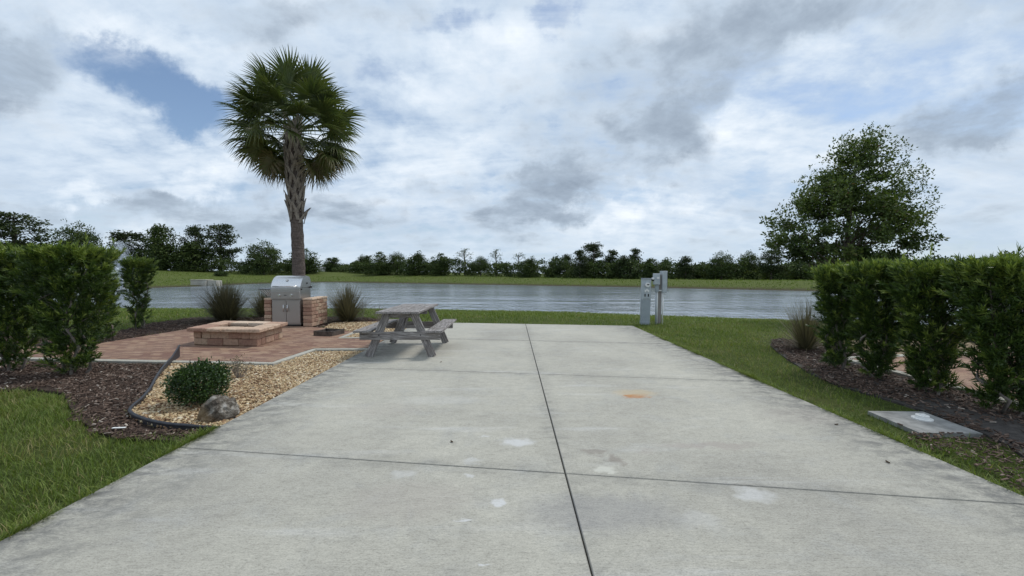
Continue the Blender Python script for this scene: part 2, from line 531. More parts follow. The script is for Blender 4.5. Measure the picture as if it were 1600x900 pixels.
# ------------------------------------------------------------------ patios, kerbs
def brick_mat(name, tone):
    k = NT(name); p = k.pos()
    mp = k.n('Mapping'); mp.inputs['Rotation'].default_value = (0, 0, R(6)); k.l(p, mp.inputs['Vector'])
    br = k.n('TexBrick', offset=0.5, i_Scale=1.0, i_Mortar_Size=0.0035, i_Mortar_Smooth=0.3, i_Bias=-0.1, i_Brick_Width=0.205, i_Row_Height=0.103)
    k.l(mp.outputs[0], br.inputs['Vector'])
    br.inputs['Color1'].default_value = (0, 0, 0, 1); br.inputs['Color2'].default_value = (1, 1, 1, 1); br.inputs['Mortar'].default_value = (0.5, .5, .5, 1)
    f = k.noise(p, 30, 5, 0.7); big = k.noise(p, 0.9, 4, 0.6)
    c = k.ramp(br.outputs['Color'], tone)
    c = k.mix(k.maprange(big, 0.4, 0.7, 0, 0.45), c, (0.30, 0.20, 0.148))
    c = k.mix(1.0, c, k.ramp(f, [(0.3, 0.74), (0.7, 1.12)]), 'MULTIPLY')
    c = k.mix(br.outputs['Fac'], c, (0.12, 0.085, 0.065))
    h = k.math('SUBTRACT', k.math('MULTIPLY', f, 0.35), br.outputs['Fac'])
    k.bsdf(c, 0.85, k.bump(h, 0.006), 0, 0.25); return k.m


M_PAVER = brick_mat('clay_pavers', [(0.0, (0.205, 0.112, 0.084)), (0.4, (0.275, 0.165, 0.112)), (0.75, (0.34, 0.222, 0.150)), (1, (0.40, 0.275, 0.20))])
for nm, poly in (('brick_patio', PATIO_L), ('brick_patio', PATIO_R)):
    b = MB(); b.prism(poly, -0.08, -0.004 if poly is PATIO_L else -0.004); struct(nm, b.mesh(nm), M_PAVER)


def strip(path, w, z0, z1):
    P = np.array(path, float); b = MB(); n = len(P)
    T = np.gradient(P, axis=0); T /= np.linalg.norm(T, axis=1)[:, None]
    N = np.stack([-T[:, 1], T[:, 0]], 1) * w / 2
    A, B = P + N, P - N
    e = N / (w / 2) * 0.008
    V = []
    for i in range(n):
        V += [(*A[i], z0), (*A[i], z1 - .006), (*(A[i] - e[i]), z1), (*(B[i] + e[i]), z1), (*B[i], z1 - .006), (*B[i], z0)]
    fs = []
    for i in range(n - 1):
        for j in range(5):
            fs.append([i * 6 + j, i * 6 + j + 1, (i + 1) * 6 + j + 1, (i + 1) * 6 + j][::-1])
    fs += [[5, 4, 3, 2, 1, 0], [(n - 1) * 6 + j for j in range(6)]]
    b.add(V, fs); return b.mesh('patio_kerb')


def dense(path, step=0.3):
    out = []
    for a, b in zip(path[:-1], path[1:]):
        m = max(1, int(math.hypot(b[0] - a[0], b[1] - a[1]) / step))
        out += [(a[0] + (b[0] - a[0]) * i / m, a[1] + (b[1] - a[1]) * i / m) for i in range(m)]
    return out + [path[-1]]


struct('patio_kerb', strip(dense(KERB_L), 0.12, -0.09, 0.012), M_CONC2)
struct('patio_kerb', strip(dense(pts([(602, 528), (532, 528), (557, 518)])), 0.10, -0.09, 0.012), M_CONC2)
struct('patio_kerb', strip(dense([(KX, 0.2), (KX, 7.2), (6.9, 7.38), (10.4, 7.93)]), 0.13, -0.09, 0.012), M_CONC2)

# ------------------------------------------------------------------ beds: mulch and gravel
def bed_mat(name, stops, scale):
    k = NT(name); p = k.pos()
    v = k.n('TexVoronoi', i_Scale=scale); k.l(p, v.inputs['Vector'])
    sp = k.n('SeparateColor'); k.l(v.outputs['Color'], sp.inputs[0])
    c = k.ramp(sp.outputs[0], stops); n = k.noise(p, 60, 4)
    k.bsdf(c, 0.95, k.bump(k.math('ADD', v.outputs['Distance'], n), 0.02), 0, 0.15); return k.m


M_SOIL = bed_mat('mulch_soil', [(0, (0.03, 0.021, 0.017)), (0.6, (0.06, 0.042, 0.034)), (1, (0.11, 0.08, 0.065))], 45)
M_SAND = bed_mat('gravel_base', [(0, (0.10, 0.07, 0.045)), (0.5, (0.24, 0.18, 0.11)), (1, (0.40, 0.32, 0.22))], 38)
k = NT('mulch_chips')
c = k.ramp(k.attr('tint'), [(0.0, (0.028, 0.017, 0.012)), (0.4, (0.080, 0.050, 0.036)), (0.7, (0.145, 0.098, 0.074)), (0.9, (0.23, 0.175, 0.14)), (1.0, (0.40, 0.345, 0.29))])
k.bsdf(c, 0.8, None, 0, 0.3); M_CHIP = k.m
k = NT('river_gravel')
c = k.ramp(k.attr('tint'), [(0.0, (0.10, 0.055, 0.035)), (0.18, (0.27, 0.16, 0.085)), (0.45, (0.46, 0.33, 0.18)), (0.75, (0.60, 0.48, 0.30)), (1.0, (0.72, 0.66, 0.54))])
c = k.mix(1.0, c, k.ramp(k.noise(k.pos(), 90, 3), [(0.3, 0.8), (0.7, 1.1)]), 'MULTIPLY')
k.bsdf(c, 0.7, None, 0, 0.35); M_PEB = k.m

from itertools import product
_t = (1 + 5 ** .5) / 2
ICO = np.array([(-1, _t, 0), (1, _t, 0), (-1, -_t, 0), (1, -_t, 0), (0, -1, _t), (0, 1, _t), (0, -1, -_t), (0, 1, -_t), (_t, 0, -1), (_t, 0, 1), (-_t, 0, -1), (-_t, 0, 1)]) / math.hypot(1, _t)
ICOF = [(0, 11, 5), (0, 5, 1), (0, 1, 7), (0, 7, 10), (0, 10, 11), (1, 5, 9), (5, 11, 4), (11, 10, 2), (10, 7, 6), (7, 1, 8), (3, 9, 4), (3, 4, 2), (3, 2, 6), (3, 6, 8), (3, 8, 9), (4, 9, 5), (2, 4, 11), (6, 2, 10), (8, 6, 7), (9, 8, 1)]


def sample_poly(poly, n, excl=(), wob=0.0, exmarg=0.0):
    P = np.array(poly); lo, hi = P.min(0) - wob, P.max(0) + wob
    out = np.zeros((0, 2))
    while len(out) < n:
        q = rng.uniform(lo, hi, (n * 2, 2))
        if wob:
            j = np.stack([vnoise(q[:, 0], q[:, 1], 4, 5) - .5, vnoise(q[:, 0], q[:, 1], 4, 8) - .5], 1) * 2 * wob
        else: j = 0
        t = q + j
        m = in_poly(t[:, 0], t[:, 1], poly)
        for e in excl[:5]: m &= ~in_poly(q[:, 0], q[:, 1], e)
        for e in excl[5:]:        # ragged limits between chips and bare soil
            g = q + rng.normal(0, .13, q.shape) + np.column_stack([vnoise(q[:, 0], q[:, 1], 5, 31) - .5, vnoise(q[:, 0], q[:, 1], 5, 32) - .5]) * .4
            m &= ~(in_poly(g[:, 0], g[:, 1], e) & (rng.random(len(q)) < .93))
        out = np.concatenate([out, q[m]])
        if m.sum() == 0: break
    return out[:n]


def flat_bed(name, poly, m, top):
    b = MB(); b.prism(poly, -0.14, top); return struct(name, b.mesh(name), m)


def chips(name, poly, n, label, wob=0.1, smin=.02, smax=.07, light=0.0, ground=False, ex=()):
    q = sample_poly(poly, n, (PAD, PATIO_L, PATIO_R, GRAVEL_A, SLAB, *ex), wob); n = len(q)
    z = np.full(n, -0.03) if not ground else ground_z(q[:, 0], q[:, 1]) + 0.03
    P = np.column_stack([q, z + rng.uniform(0, 0.022, n)])
    az = rng.uniform(0, 2 * math.pi, n); pit = rng.normal(0, 0.28, n)
    d = np.column_stack([np.cos(az) * np.cos(pit), np.sin(az) * np.cos(pit), np.sin(pit)])
    up = np.array([0, 0, 1.0]) + rng.normal(0, .35, (n, 3))
    u = np.cross(up, d); u /= np.linalg.norm(u, axis=1)[:, None]; v = np.cross(d, u)
    L = rng.uniform(smin, smax, n); W = rng.uniform(.008, .022, n); Hh = rng.uniform(.003, .008, n)
    M = np.stack([d * L[:, None] / 2, u * W[:, None] / 2, v * Hh[:, None] / 2], 2)
    tv = [(-1, -.6, -1), (1, -.9, -1), (.8, 1, -1), (-1, .7, -1), (-.9, -.6, 1), (.9, -.7, 1), (.75, .8, 1), (-.85, .7, 1)]
    tf = [(4, 5, 6, 7), (0, 1, 5, 4), (1, 2, 6, 5), (2, 3, 7, 6), (3, 0, 4, 7)]
    t = np.clip(rng.beta(2.0, 2.6, n) + light * (rng.random(n) < .12), 0, 1)
    me = scatter(tv, tf, P, M, t, name=name)
    return stuff(name, me, M_CHIP, label, 'mulch')


def pebbles(name, poly, n, label, size=0.017):
    q = sample_poly(poly, n, (PAD, PATIO_L)); n = len(q)
    P = np.column_stack([q, rng.uniform(-0.03, -0.006, n)])
    r = size * rng.uniform(.55, 1.35, n)
    az = rng.uniform(0, 6.283, n)
    sx, sy, sz = rng.uniform(.8, 1.35, n), rng.uniform(.6, 1., n), rng.uniform(.4, .75, n)
    M = np.zeros((n, 3, 3)); ca, sa = np.cos(az), np.sin(az)
    M[:, 0, 0] = ca * sx * r; M[:, 1, 0] = sa * sx * r; M[:, 0, 1] = -sa * sy * r; M[:, 1, 1] = ca * sy * r; M[:, 2, 2] = sz * r
    M[:, 2, 0] = rng.normal(0, .25, n) * r; M[:, 2, 1] = rng.normal(0, .25, n) * r
    t = np.clip(rng.beta(2.4, 2.0, n) * .95 + .03, 0, 1)
    shade = vnoise(q[:, 0], q[:, 1], 2.2, 4)
    t = np.where((rng.random(n) < .10 + .25 * (shade > .68)), t * .35, t)
    me = scatter(ICO * rng.uniform(.82, 1.15, (12, 1)), ICOF, P, M, t, name=name)
    return stuff(name, me, M_PEB, label, 'gravel')


flat_bed('mulch_bed', MULCH_L, M_SOIL, -0.034)
M_BARE = simple('bare_soil', (.030, .026, .023), (.085, .074, .066), 14, .95, .02, space='pos', detail=8)
flat_bed('mulch_bed', MULCH_R, M_BARE, -0.036)
flat_bed('mulch_bed', MULCH_B, M_SOIL, -0.034)
flat_bed('gravel_bed', GRAVEL_A, M_SAND, -0.026)
flat_bed('gravel_bed', GRAVEL_B, M_SAND, -0.022)
flat_bed('gravel_bed', GRAVEL_R, M_SAND, -0.03)
chips('bark_mulch', MULCH_L, 15000, 'dark brown bark mulch filling the bed left of the black edging', 0.10, light=.35)
chips('bark_mulch', MULCH_B, 9000, 'dark bark mulch strip behind the patio, fire pit and grill', 0.12, .03, .10)
RM = [p for p in MULCH_R]
BARE = pts([(1400, 612), (1452, 634), (1545, 671), (1600, 690), (1800, 770), (1800, 720), (1600, 655), (1520, 634), (1455, 614)])
chips('bark_mulch', RM, 8500, 'reddish brown bark mulch under the hedge on the right', 0.08, .025, .085, light=.3, ex=(BARE, pts([(1420, 660), (1600, 692), (1640, 720), (1700, 800), (1400, 720)])))
pebbles('pebble_gravel', GRAVEL_A, 22000, 'tan and cream pebbles between the kerb and the concrete pad', 0.0155)
pebbles('pebble_gravel', GRAVEL_B, 6000, 'tan pebbles behind the picnic table beside the grill', 0.022)

chips('leaf_litter', pts([(1405, 655), (1437, 674), (1536, 676), (1600, 690), (1700, 800), (1640, 785), (1520, 728), (1440, 690)]), 420, 'brown leaf litter and chips in the thin grass by the utility slab', 0.12, .015, .06, light=.2, ground=True)
# ------------------------------------------------------------------ lawn
M_GRASS = leaf_mat('grass_blades', [(0.0, (0.054, 0.084, 0.014)), (0.35, (0.118, 0.175, 0.030)), (0.62, (0.200, 0.250, 0.052)), (0.8, (0.20, 0.20, 0.065)), (1.0, (0.33, 0.27, 0.14))], 0.55, 0.3, 1.2, 0.3)
HOLES = (PAD, PATIO_L, PATIO_R, SLAB, GRAVEL_A, GRAVEL_B, GRAVEL_R)


def grass_pts(x0, x1, y0, y1, n):
    q = np.column_stack([rng.uniform(x0, x1, n), rng.uniform(y0, y1, n)])
    m = np.ones(n, bool)
    for e in HOLES: m &= ~in_poly(q[:, 0], q[:, 1], e)
    wob = np.column_stack([vnoise(q[:, 0], q[:, 1], 3.0, 2) - .5, vnoise(q[:, 0], q[:, 1], 3.0, 6) - .5]) * .30
    t = q + wob + rng.normal(0, .035, q.shape)
    for e in (MULCH_L, MULCH_B, MULCH_R): m &= ~in_poly(t[:, 0], t[:, 1], e)
    m &= ~in_poly(q[:, 0], q[:, 1], POND)
    return q[m]


def lawn():
    allV = []
    parts = [(-9.5, PAD_L - .01, 1.0, 5.3, 78000, .05, .115, .0042, 0.9),
             (PAD_R + .01, 8.5, 1.8, 12.5, 62000, .035, .085, .0045, 0.75),
             (-24, 17, 8.5, 22.8, 130000, .05, .12, .011, 0.35),
             (-34, 24, 14, 24.0, 45000, .06, .15, .02, 0.3)]
    Ps, Ms, Ts = [], [], []
    for x0, x1, y0, y1, n, h0, h1, w, dryk in parts:
        q = grass_pts(x0, x1, y0, y1, n); n = len(q)
        pat = vnoise(q[:, 0], q[:, 1], 1.1, 1) * .6 + vnoise(q[:, 0], q[:, 1], 3.7, 7) * .4
        # worn, thin strip along the slab's right edge and bare patches
        keep = rng.random(n) < np.clip(1.25 - 0.9 * (pat > .62) * dryk - 1.1 * np.exp(-np.maximum(q[:, 0] - PAD_R, 0) / .12) * (q[:, 0] > PAD_R), 0.1, 1)
        edge_r = (q[:, 0] > PAD_R) & (q[:, 1] < 5)
        keep &= ~((q[:, 0] > 4.0) & (poly_dist(q[:, 0], q[:, 1], SLAB) < .30) & (rng.random(n) < .40))
        keep &= ~(edge_r & (rng.random(n) < .6 * (vnoise(q[:, 0], q[:, 1], 2.3, 12) > .45)))
        q, pat = q[keep], pat[keep]; n = len(q)
        z = ground_z(q[:, 0], q[:, 1]) - .004
        hh = rng.uniform(h0, h1, n) * (0.7 + .6 * vnoise(q[:, 0], q[:, 1], 2.0, 9))
        az = rng.uniform(0, 6.283, n); lean = np.abs(rng.normal(.35, .35, n))
        d = np.column_stack([np.cos(az) * np.sin(lean), np.sin(az) * np.sin(lean), np.cos(lean)])
        s = np.column_stack([-np.sin(az), np.cos(az), np.zeros(n)])
        az2 = az + rng.normal(0, .8, n)
        f = np.column_stack([np.cos(az2), np.sin(az2), -.35 * np.ones(n)])
        M = np.stack([s * (w * rng.uniform(.7, 1.4, n))[:, None], f * (hh * rng.uniform(.2, .7, n))[:, None], d * hh[:, None]], 2)
        t = np.clip(rng.normal(.42, .15, n) + (pat - .5) * .55 * dryk * 1.3, 0, .95)
        dead = rng.random(n) < (.08 + .30 * (pat > .56)) * dryk
        t = np.where(dead, rng.uniform(.7, 1, n), t)
        Ps.append(np.column_stack([q, z])); Ms.append(M); Ts.append(t)
    for side, y0, y1, n in ((-1, 1.0, 3.95, 9000), (1, 1.9, 11.8, 16000)):
        y = rng.uniform(y0, y1, n); ex = PAD_L if side < 0 else PAD_R
        x = ex + side * (.004 + np.abs(rng.normal(0, .03, n)))
        cl = vnoise(x * 0, y, 3.3, 21) * .6 + vnoise(x * 0, y, 9.0, 22) * .4
        m = rng.random(n) < np.clip((cl - .36) * 3.0, 0, 1); x, y, cl = x[m], y[m], cl[m]; n = len(x)
        az = np.where(rng.random(n) < .62, math.pi * (side > 0), rng.uniform(0, 6.283, n)) + rng.normal(0, .6, n)
        lean = np.abs(rng.normal(.75, .35, n)); hh = rng.uniform(.05, .12, n) * (.5 + cl)
        d = np.column_stack([np.cos(az) * np.sin(lean), np.sin(az) * np.sin(lean), np.cos(lean)]); sd = np.column_stack([-np.sin(az), np.cos(az), np.zeros(n)])
        f = np.column_stack([np.cos(az), np.sin(az), -.25 * np.ones(n)])
        Ps.append(np.column_stack([x, y, np.full(n, -.035)])); Ms.append(np.stack([sd * .0048, f * (hh * .35)[:, None], d * hh[:, None]], 2)); Ts.append(np.clip(rng.normal(.46, .2, n), 0, 1))
    P, M, T = np.concatenate(Ps), np.concatenate(Ms), np.concatenate(Ts)
    tv = [(-.5, 0, 0), (.5, 0, 0), (-.42, .18, .55), (.42, .18, .55), (0, .75, 1.0)]
    tf = [(0, 1, 3, 2), (2, 3, 4)]
    me = scatter(tv, tf, P, M, T, name='lawn_grass')
    stuff('lawn_grass', me, M_GRASS, 'short green lawn around the pad, down to the pond edge', 'grass')
    # clumpy grass on the far banks
    q = np.column_stack([rng.uniform(-95, 70, 60000), rng.uniform(38, 108, 60000)])
    dd = poly_dist(q[:, 0], q[:, 1], POND); m = ~in_poly(q[:, 0], q[:, 1], POND) & (q[:, 1] > np.interp(q[:, 0], [-95, -60, 0, 30, 70], [44, 44, 50, 30, 20])) & (dd > 1.2) & (dd < 45)
    q = q[m]; n = len(q); z = ground_z(q[:, 0], q[:, 1])
    az = rng.uniform(0, 6.283, n); hh = rng.uniform(.04, .15, n)
    M = np.stack([np.column_stack([np.cos(az), np.sin(az), 0 * az]) * rng.uniform(.06, .16, n)[:, None], rng.normal(0, .1, (n, 3)), np.column_stack([rng.normal(0, .2, (n, 2)), np.ones(n)]) * hh[:, None]], 2)
    t = np.clip(.36 + .35 * (vnoise(q[:, 0], q[:, 1], .15, 3) - .5) + rng.normal(0, .08, n), 0, 1)
    me = scatter(tv, tf, np.column_stack([q, z]), M, t, name='bank_grass')
    stuff('bank_grass', me, M_GRASS, 'olive green rough grass on the bank across the pond', 'grass')


lawn()

# ------------------------------------------------------------------ generic foliage
LEAF = ([(0, 0, 0), (.45, -.5, .06), (.45, .5, .06), (1, 0, -.08)], [(0, 1, 3), (0, 3, 2)])
NEEDLE = ([(0, -.5, 0), (0, .5, 0), (.5, -.6, .05), (.5, .6, .05), (1, 0, -.06)], [(0, 2, 3, 1), (2, 4, 3)])


def branch_tube(b, p0, p1, r0, r1, sag=0.1, n=5, sides=6):
    p0, p1 = np.array(p0, float), np.array(p1, float)
    L = np.linalg.norm(p1 - p0)
    j = rng.normal(0, .05, (n + 1, 3)) * L; j[0] = 0; j[-1] = 0
    t = np.linspace(0, 1, n + 1)[:, None]
    path = p0 + (p1 - p0) * t + j; path[:, 2] += sag * L * np.sin(t[:, 0] * math.pi)
    b.tube(path, np.linspace(r0, r1, n + 1), sides)
    return path


def cluster_leaves(C, S, per, size, up=0.35, aspect=.55, flat=.6, tintc=None, tspread=.16):
    """leaf quads round cluster centres C with radii S"""
    n = len(C) * per
    idx = np.repeat(np.arange(len(C)), per)
    off = rng.normal(0, .5, (n, 3)); off[:, 2] *= flat
    P = C[idx] + off * S[idx][:, None]
    d = off + rng.normal(0, .6, (n, 3)); d[:, 2] += up * .6
    B = basis(d)
    L = size * rng.uniform(.6, 1.35, n)
    M = B * np.stack([L, L * aspect, L], 1)[:, None, :]
    t = (tintc[idx] if tintc is not None else .45) + rng.normal(0, tspread, n)
    return P, M, np.clip(t, 0, 1)


M_BARK = simple('bark', (0.055, 0.045, 0.036), (0.16, 0.135, 0.11), 9, .9, .01)
M_BARK_PALE = simple('pale_bark', (0.12, 0.10, 0.085), (0.26, 0.23, 0.20), 14, .9, .006)
M_OAK = leaf_mat('oak_leaves', [(0, (0.024, 0.042, 0.010)), (0.4, (0.058, 0.094, 0.020)), (0.7, (0.105, 0.150, 0.034)), (0.92, (0.15, 0.17, 0.045)), (1, (0.13, 0.085, 0.05))], .45, .22)


def make_oak():
    o = at(1335, 490, -0.3); bx, by = 11.05, 13.6; bz = float(ground_z(bx, by))
    root = thing('oak_tree', 'bushy green oak with a peaked crown rising behind the hedge on the right', 'tree', (bx, by, bz))
    Ht = 6.05
    hs = np.array([1.7, 2.2, 2.8, 3.4, 4.1, 4.8, 5.2, 5.6, Ht]); rs = np.array([1.7, 2.0, 2.08, 2.02, 1.75, 1.30, .92, .52, .14])
    C, S, lobes = [], [], []
    while len(lobes) < 80:
        h = rng.uniform(1.9, Ht - .2); rr = np.interp(h, hs, rs)
        if rng.random() > rr / 2.4: continue
        a = rng.uniform(0, 6.283); f = math.sqrt(rng.uniform(.03, 1))
        lob = .98 + .10 * math.sin(3 * a + h * 1.7) + .08 * math.sin(5 * a - 2.3 * h)
        c = np.array([math.cos(a) * rr * f * lob + .5 * (h - 2.8) / 3, math.sin(a) * rr * f * lob * .8, h])
        if lobes and min(np.linalg.norm((c - q) * (1, 1, 1.3)) for q in lobes) < .34: continue
        lobes.append(c)
        for q in range(6):
            C.append(c + rng.normal(0, .20, 3) * (1, 1, .55)); S.append(rng.uniform(.13, .25))
    C, S = np.array(C), np.array(S)
    tb = MB()
    trunk = np.array([(0, 0, -.1), (0.02, 0, .6), (-.03, .02, 1.4), (.02, 0, 2.4), (.1, .02, 3.6), (.2, 0, 4.8), (.3, 0, 5.8)])
    tb.tube(trunk, [.17, .13, .115, .095, .07, .045, .018], 10)
    for c in lobes:
        hb = max(.8, c[2] - np.hypot(c[0], c[1]) * .75 - .15); hb = min(hb, 5.2)
        p0 = np.array([np.interp(hb, trunk[:, 2], trunk[:, 0]), np.interp(hb, trunk[:, 2], trunk[:, 1]), hb])
        branch_tube(tb, p0, c, .035 * (1.15 - hb / 6), .006, .08, 5, 5)
    tb.build('trunk', M_BARK, root, True)
    # leafy shoots poking out beyond the outline
    n2 = 210; C2, S2 = [], []
    for i in range(n2):
        h = rng.uniform(2.2, Ht); rr = np.interp(h, hs, rs) * .95; a = rng.uniform(0, 6.283)
        ls = rng.uniform(.7, 1.6); d = np.array([math.cos(a) * .6, math.sin(a) * .6, .95]); c0 = np.array([math.cos(a) * rr + .5 * (h - 2.8) / 3, math.sin(a) * rr * .8, h])
        for t in np.linspace(-.1, .38, 5): C2.append(c0 + d * t * ls); S2.append(.085)
    tc = np.repeat(rng.normal(.44, .14, len(lobes)), 6) + rng.normal(0, .05, len(C)) + .10 * (C[:, 2] - 3.5) / 3
    A = cluster_leaves(C, S, 58, .105, .3, .55, .55, tc)
    B = cluster_leaves(np.array(C2), np.array(S2), 9, .085, .6, .5, 1, np.full(len(C2), .58))
    P, M, T = [np.concatenate([a, b]) for a, b in zip(A, B)]
    link('crown', scatter(*LEAF, P, M, T, name='oak_crown'), M_OAK, root)


make_oak()

# ------------------------------------------------------------------ podocarpus hedge columns
M_HEDGE = leaf_mat('hedge_leaves', [(0, (0.020, 0.040, 0.010)), (0.4, (0.048, 0.088, 0.018)), (0.62, (0.100, 0.155, 0.028)), (0.82, (0.18, 0.24, 0.045)), (1, (0.32, 0.38, 0.09))], .42, .22, 1.2, .45)


def make_hedge(name, label, loc, w, d, h, shoots, foot=.4, spikes=3, group=None, rz=0.0, lift=.0, per=34, thin=0.0):
    root = thing(name, label, 'hedge', loc, rz, group)
    w -= .22; d -= .20; h -= .10
    n = shoots
    zz = rng.uniform(.05 + lift, h - .06, n * 3)
    prof = np.interp(zz / h, [0, .12, .3, .5, .75, 1], [foot - .05, foot + .04, .58, .74, .95, 1.0])
    keep = rng.random(n * 3) < prof ** 1.5; zz, prof = zz[keep][:n], prof[keep][:n]; n = len(zz)
    a = rng.uniform(0, 6.283, n); f = np.where(rng.random(n) < .72, rng.uniform(.78, 1.05, n), rng.uniform(.2, .8, n))
    ca, sa = np.cos(a), np.sin(a)
    k = 1 / (np.abs(ca) ** 3.2 + np.abs(sa) ** 3.2) ** (1 / 3.2)           # rounded square section
    lump = 1 + .22 * np.sin(a * 3 + zz * 5.1 + w * 9) + .10 * np.sin(a * 5 - zz * 8.3)
    X = ca * k * f * w / 2 * prof * lump; Y = sa * k * f * d / 2 * prof * lump
    top = zz > h - .22
    zz = np.where(zz > h - .16, h - .16 + rng.uniform(-.04, .06, n), zz)
    # the flat sheared top
    nt = int(shoots * .22)
    X = np.concatenate([X, rng.uniform(-.5, .5, nt) * w]); Y = np.concatenate([Y, rng.uniform(-.5, .5, nt) * d]); zz = np.concatenate([zz, h - .12 + rng.normal(0, .035, nt)])
    prof = np.concatenate([prof, np.ones(nt)]); n = len(X)
    P0 = np.column_stack([X, Y, zz])
    out = np.column_stack([X / (w / 2 + .01), Y / (d / 2 + .01), np.full(n, .75) + (zz > h - .25) * .8]) + rng.normal(0, .35, (n, 3))
    out /= np.linalg.norm(out, axis=1)[:, None]
    L = rng.uniform(.10, .19, n)
    fresh = (rng.random(n) < np.clip(.22 + .55 * (zz > h - .25), 0, 1))
    if spikes:
        j = rng.choice(np.where(zz > h - .2)[0], spikes, replace=False); L[j] = .32; out[j] = (0.05, 0, 1)
    idx = np.repeat(np.arange(n), per); m = len(idx)
    s = rng.random(m)
    P = P0[idx] + out[idx] * (s * L[idx])[:, None]
    dirs = out[idx] * (.35 + .9 * s)[:, None] + rand_dir(m) * .62
    B = basis(dirs)
    ll = rng.uniform(.055, .095, m)
    M = B * np.stack([ll, rng.uniform(.0065, .011, m), ll], 1)[:, None, :]
    T = np.clip(np.where(fresh, .72, .36)[idx] + (s - .5) * .22 + rng.normal(0, .12, m), 0, 1)
    link('foliage', scatter(*NEEDLE, P, M, T, name='hedge_foliage'), M_HEDGE, root)
    for q in range(3):
        b = MB(); a0 = q * 2.1 + w
        base = np.array([.07 * math.cos(a0), .07 * math.sin(a0), -.07])
        topp = np.array([w * .27 * math.cos(a0), d * .27 * math.sin(a0), h * .88])
        branch_tube(b, base, topp, .022, .008, 0, 7, 6)
        for i in range(7):
            t = rng.uniform(.2, .9); p0 = base + (topp - base) * t
            aa = rng.uniform(0, 6.283)
            branch_tube(b, p0, p0 + np.array([math.cos(aa) * w * .3, math.sin(aa) * d * .3, .18]), .007, .003, .05, 3, 4)
        b.build('stem', M_BARK_PALE, root, True)
    return root


HG = 'clipped podocarpus columns in a hedge row'
hz = -0.045
def hloc(px, py): p = at(px, py); return (p[0], p[1], hz)
make_hedge('hedge_shrub', 'tall bright topped hedge shrub at the left picture edge in the mulch', hloc(18, 577), 1.12, .85, 1.97, 760, .42, 1, HG)
make_hedge('hedge_shrub', 'large hedge shrub with bare stems beside the left patio kerb', hloc(116, 582), 1.10, .85, 1.98, 780, .45, 2, HG)
make_hedge('hedge_shrub', 'loose light green hedge shrub half hidden behind the large left one', hloc(160, 532), .70, .6, 1.46, 210, .5, 2, HG)
make_hedge('hedge_shrub', 'slim free standing hedge shrub near the back of the left patio', hloc(217, 512), .66, .62, 1.98, 400, .42, 2, HG)
make_hedge('hedge_shrub', 'narrow hedge shrub at the far end of the right row by the brown grass clump', hloc(1309, 573), .64, .66, 1.70, 600, .45, 1, HG)
make_hedge('hedge_shrub', 'second hedge shrub from the far end of the right row', hloc(1370, 588), .74, .7, 1.74, 680, .40, 1, HG)
make_hedge('hedge_shrub', 'hedge shrub with a bare grey stem showing, behind the concrete utility slab', hloc(1455, 609), .80, .72, 1.72, 720, .44, 1, HG)
make_hedge('hedge_shrub', 'nearest dark hedge shrub with long top shoots at the right picture edge', hloc(1572, 640), .92, .74, 1.74, 820, .42, 6, HG)

# ------------------------------------------------------------------ sabal palm
M_FROND = leaf_mat('palm_fronds', [(0, (0.030, 0.050, 0.018)), (0.35, (0.062, 0.098, 0.030)), (0.62, (0.125, 0.145, 0.042)), (0.8, (0.17, 0.135, 0.065)), (1, (0.22, 0.165, 0.115))], .42, .22, 1.15, .5)
k = NT('palm_trunk'); o_ = k.obj()
rings = k.noise(o_, 6, 4, .6, .3, (.6, .6, 6)); f = k.noise(o_, 25, 5, .7, 0, (1, 1, .4))
c = k.ramp(f, [(.25, (0.080, 0.062, 0.054)), (.6, (0.18, 0.145, 0.128)), (.85, (0.27, 0.225, 0.20))])
c = k.mix(1.0, c, k.ramp(rings, [(.3, .62), (.6, 1.05)]), 'MULTIPLY')
k.bsdf(c, .92, k.bump(k.math('ADD', rings, k.math('MULTIPLY', f, .6)), .03), 0, .15); M_PTRUNK = k.m
M_BOOT = simple('palm_boots', (0.12, 0.098, 0.082), (0.34, 0.295, 0.25), 16, .9, .006, sx=(1, 1, .3))


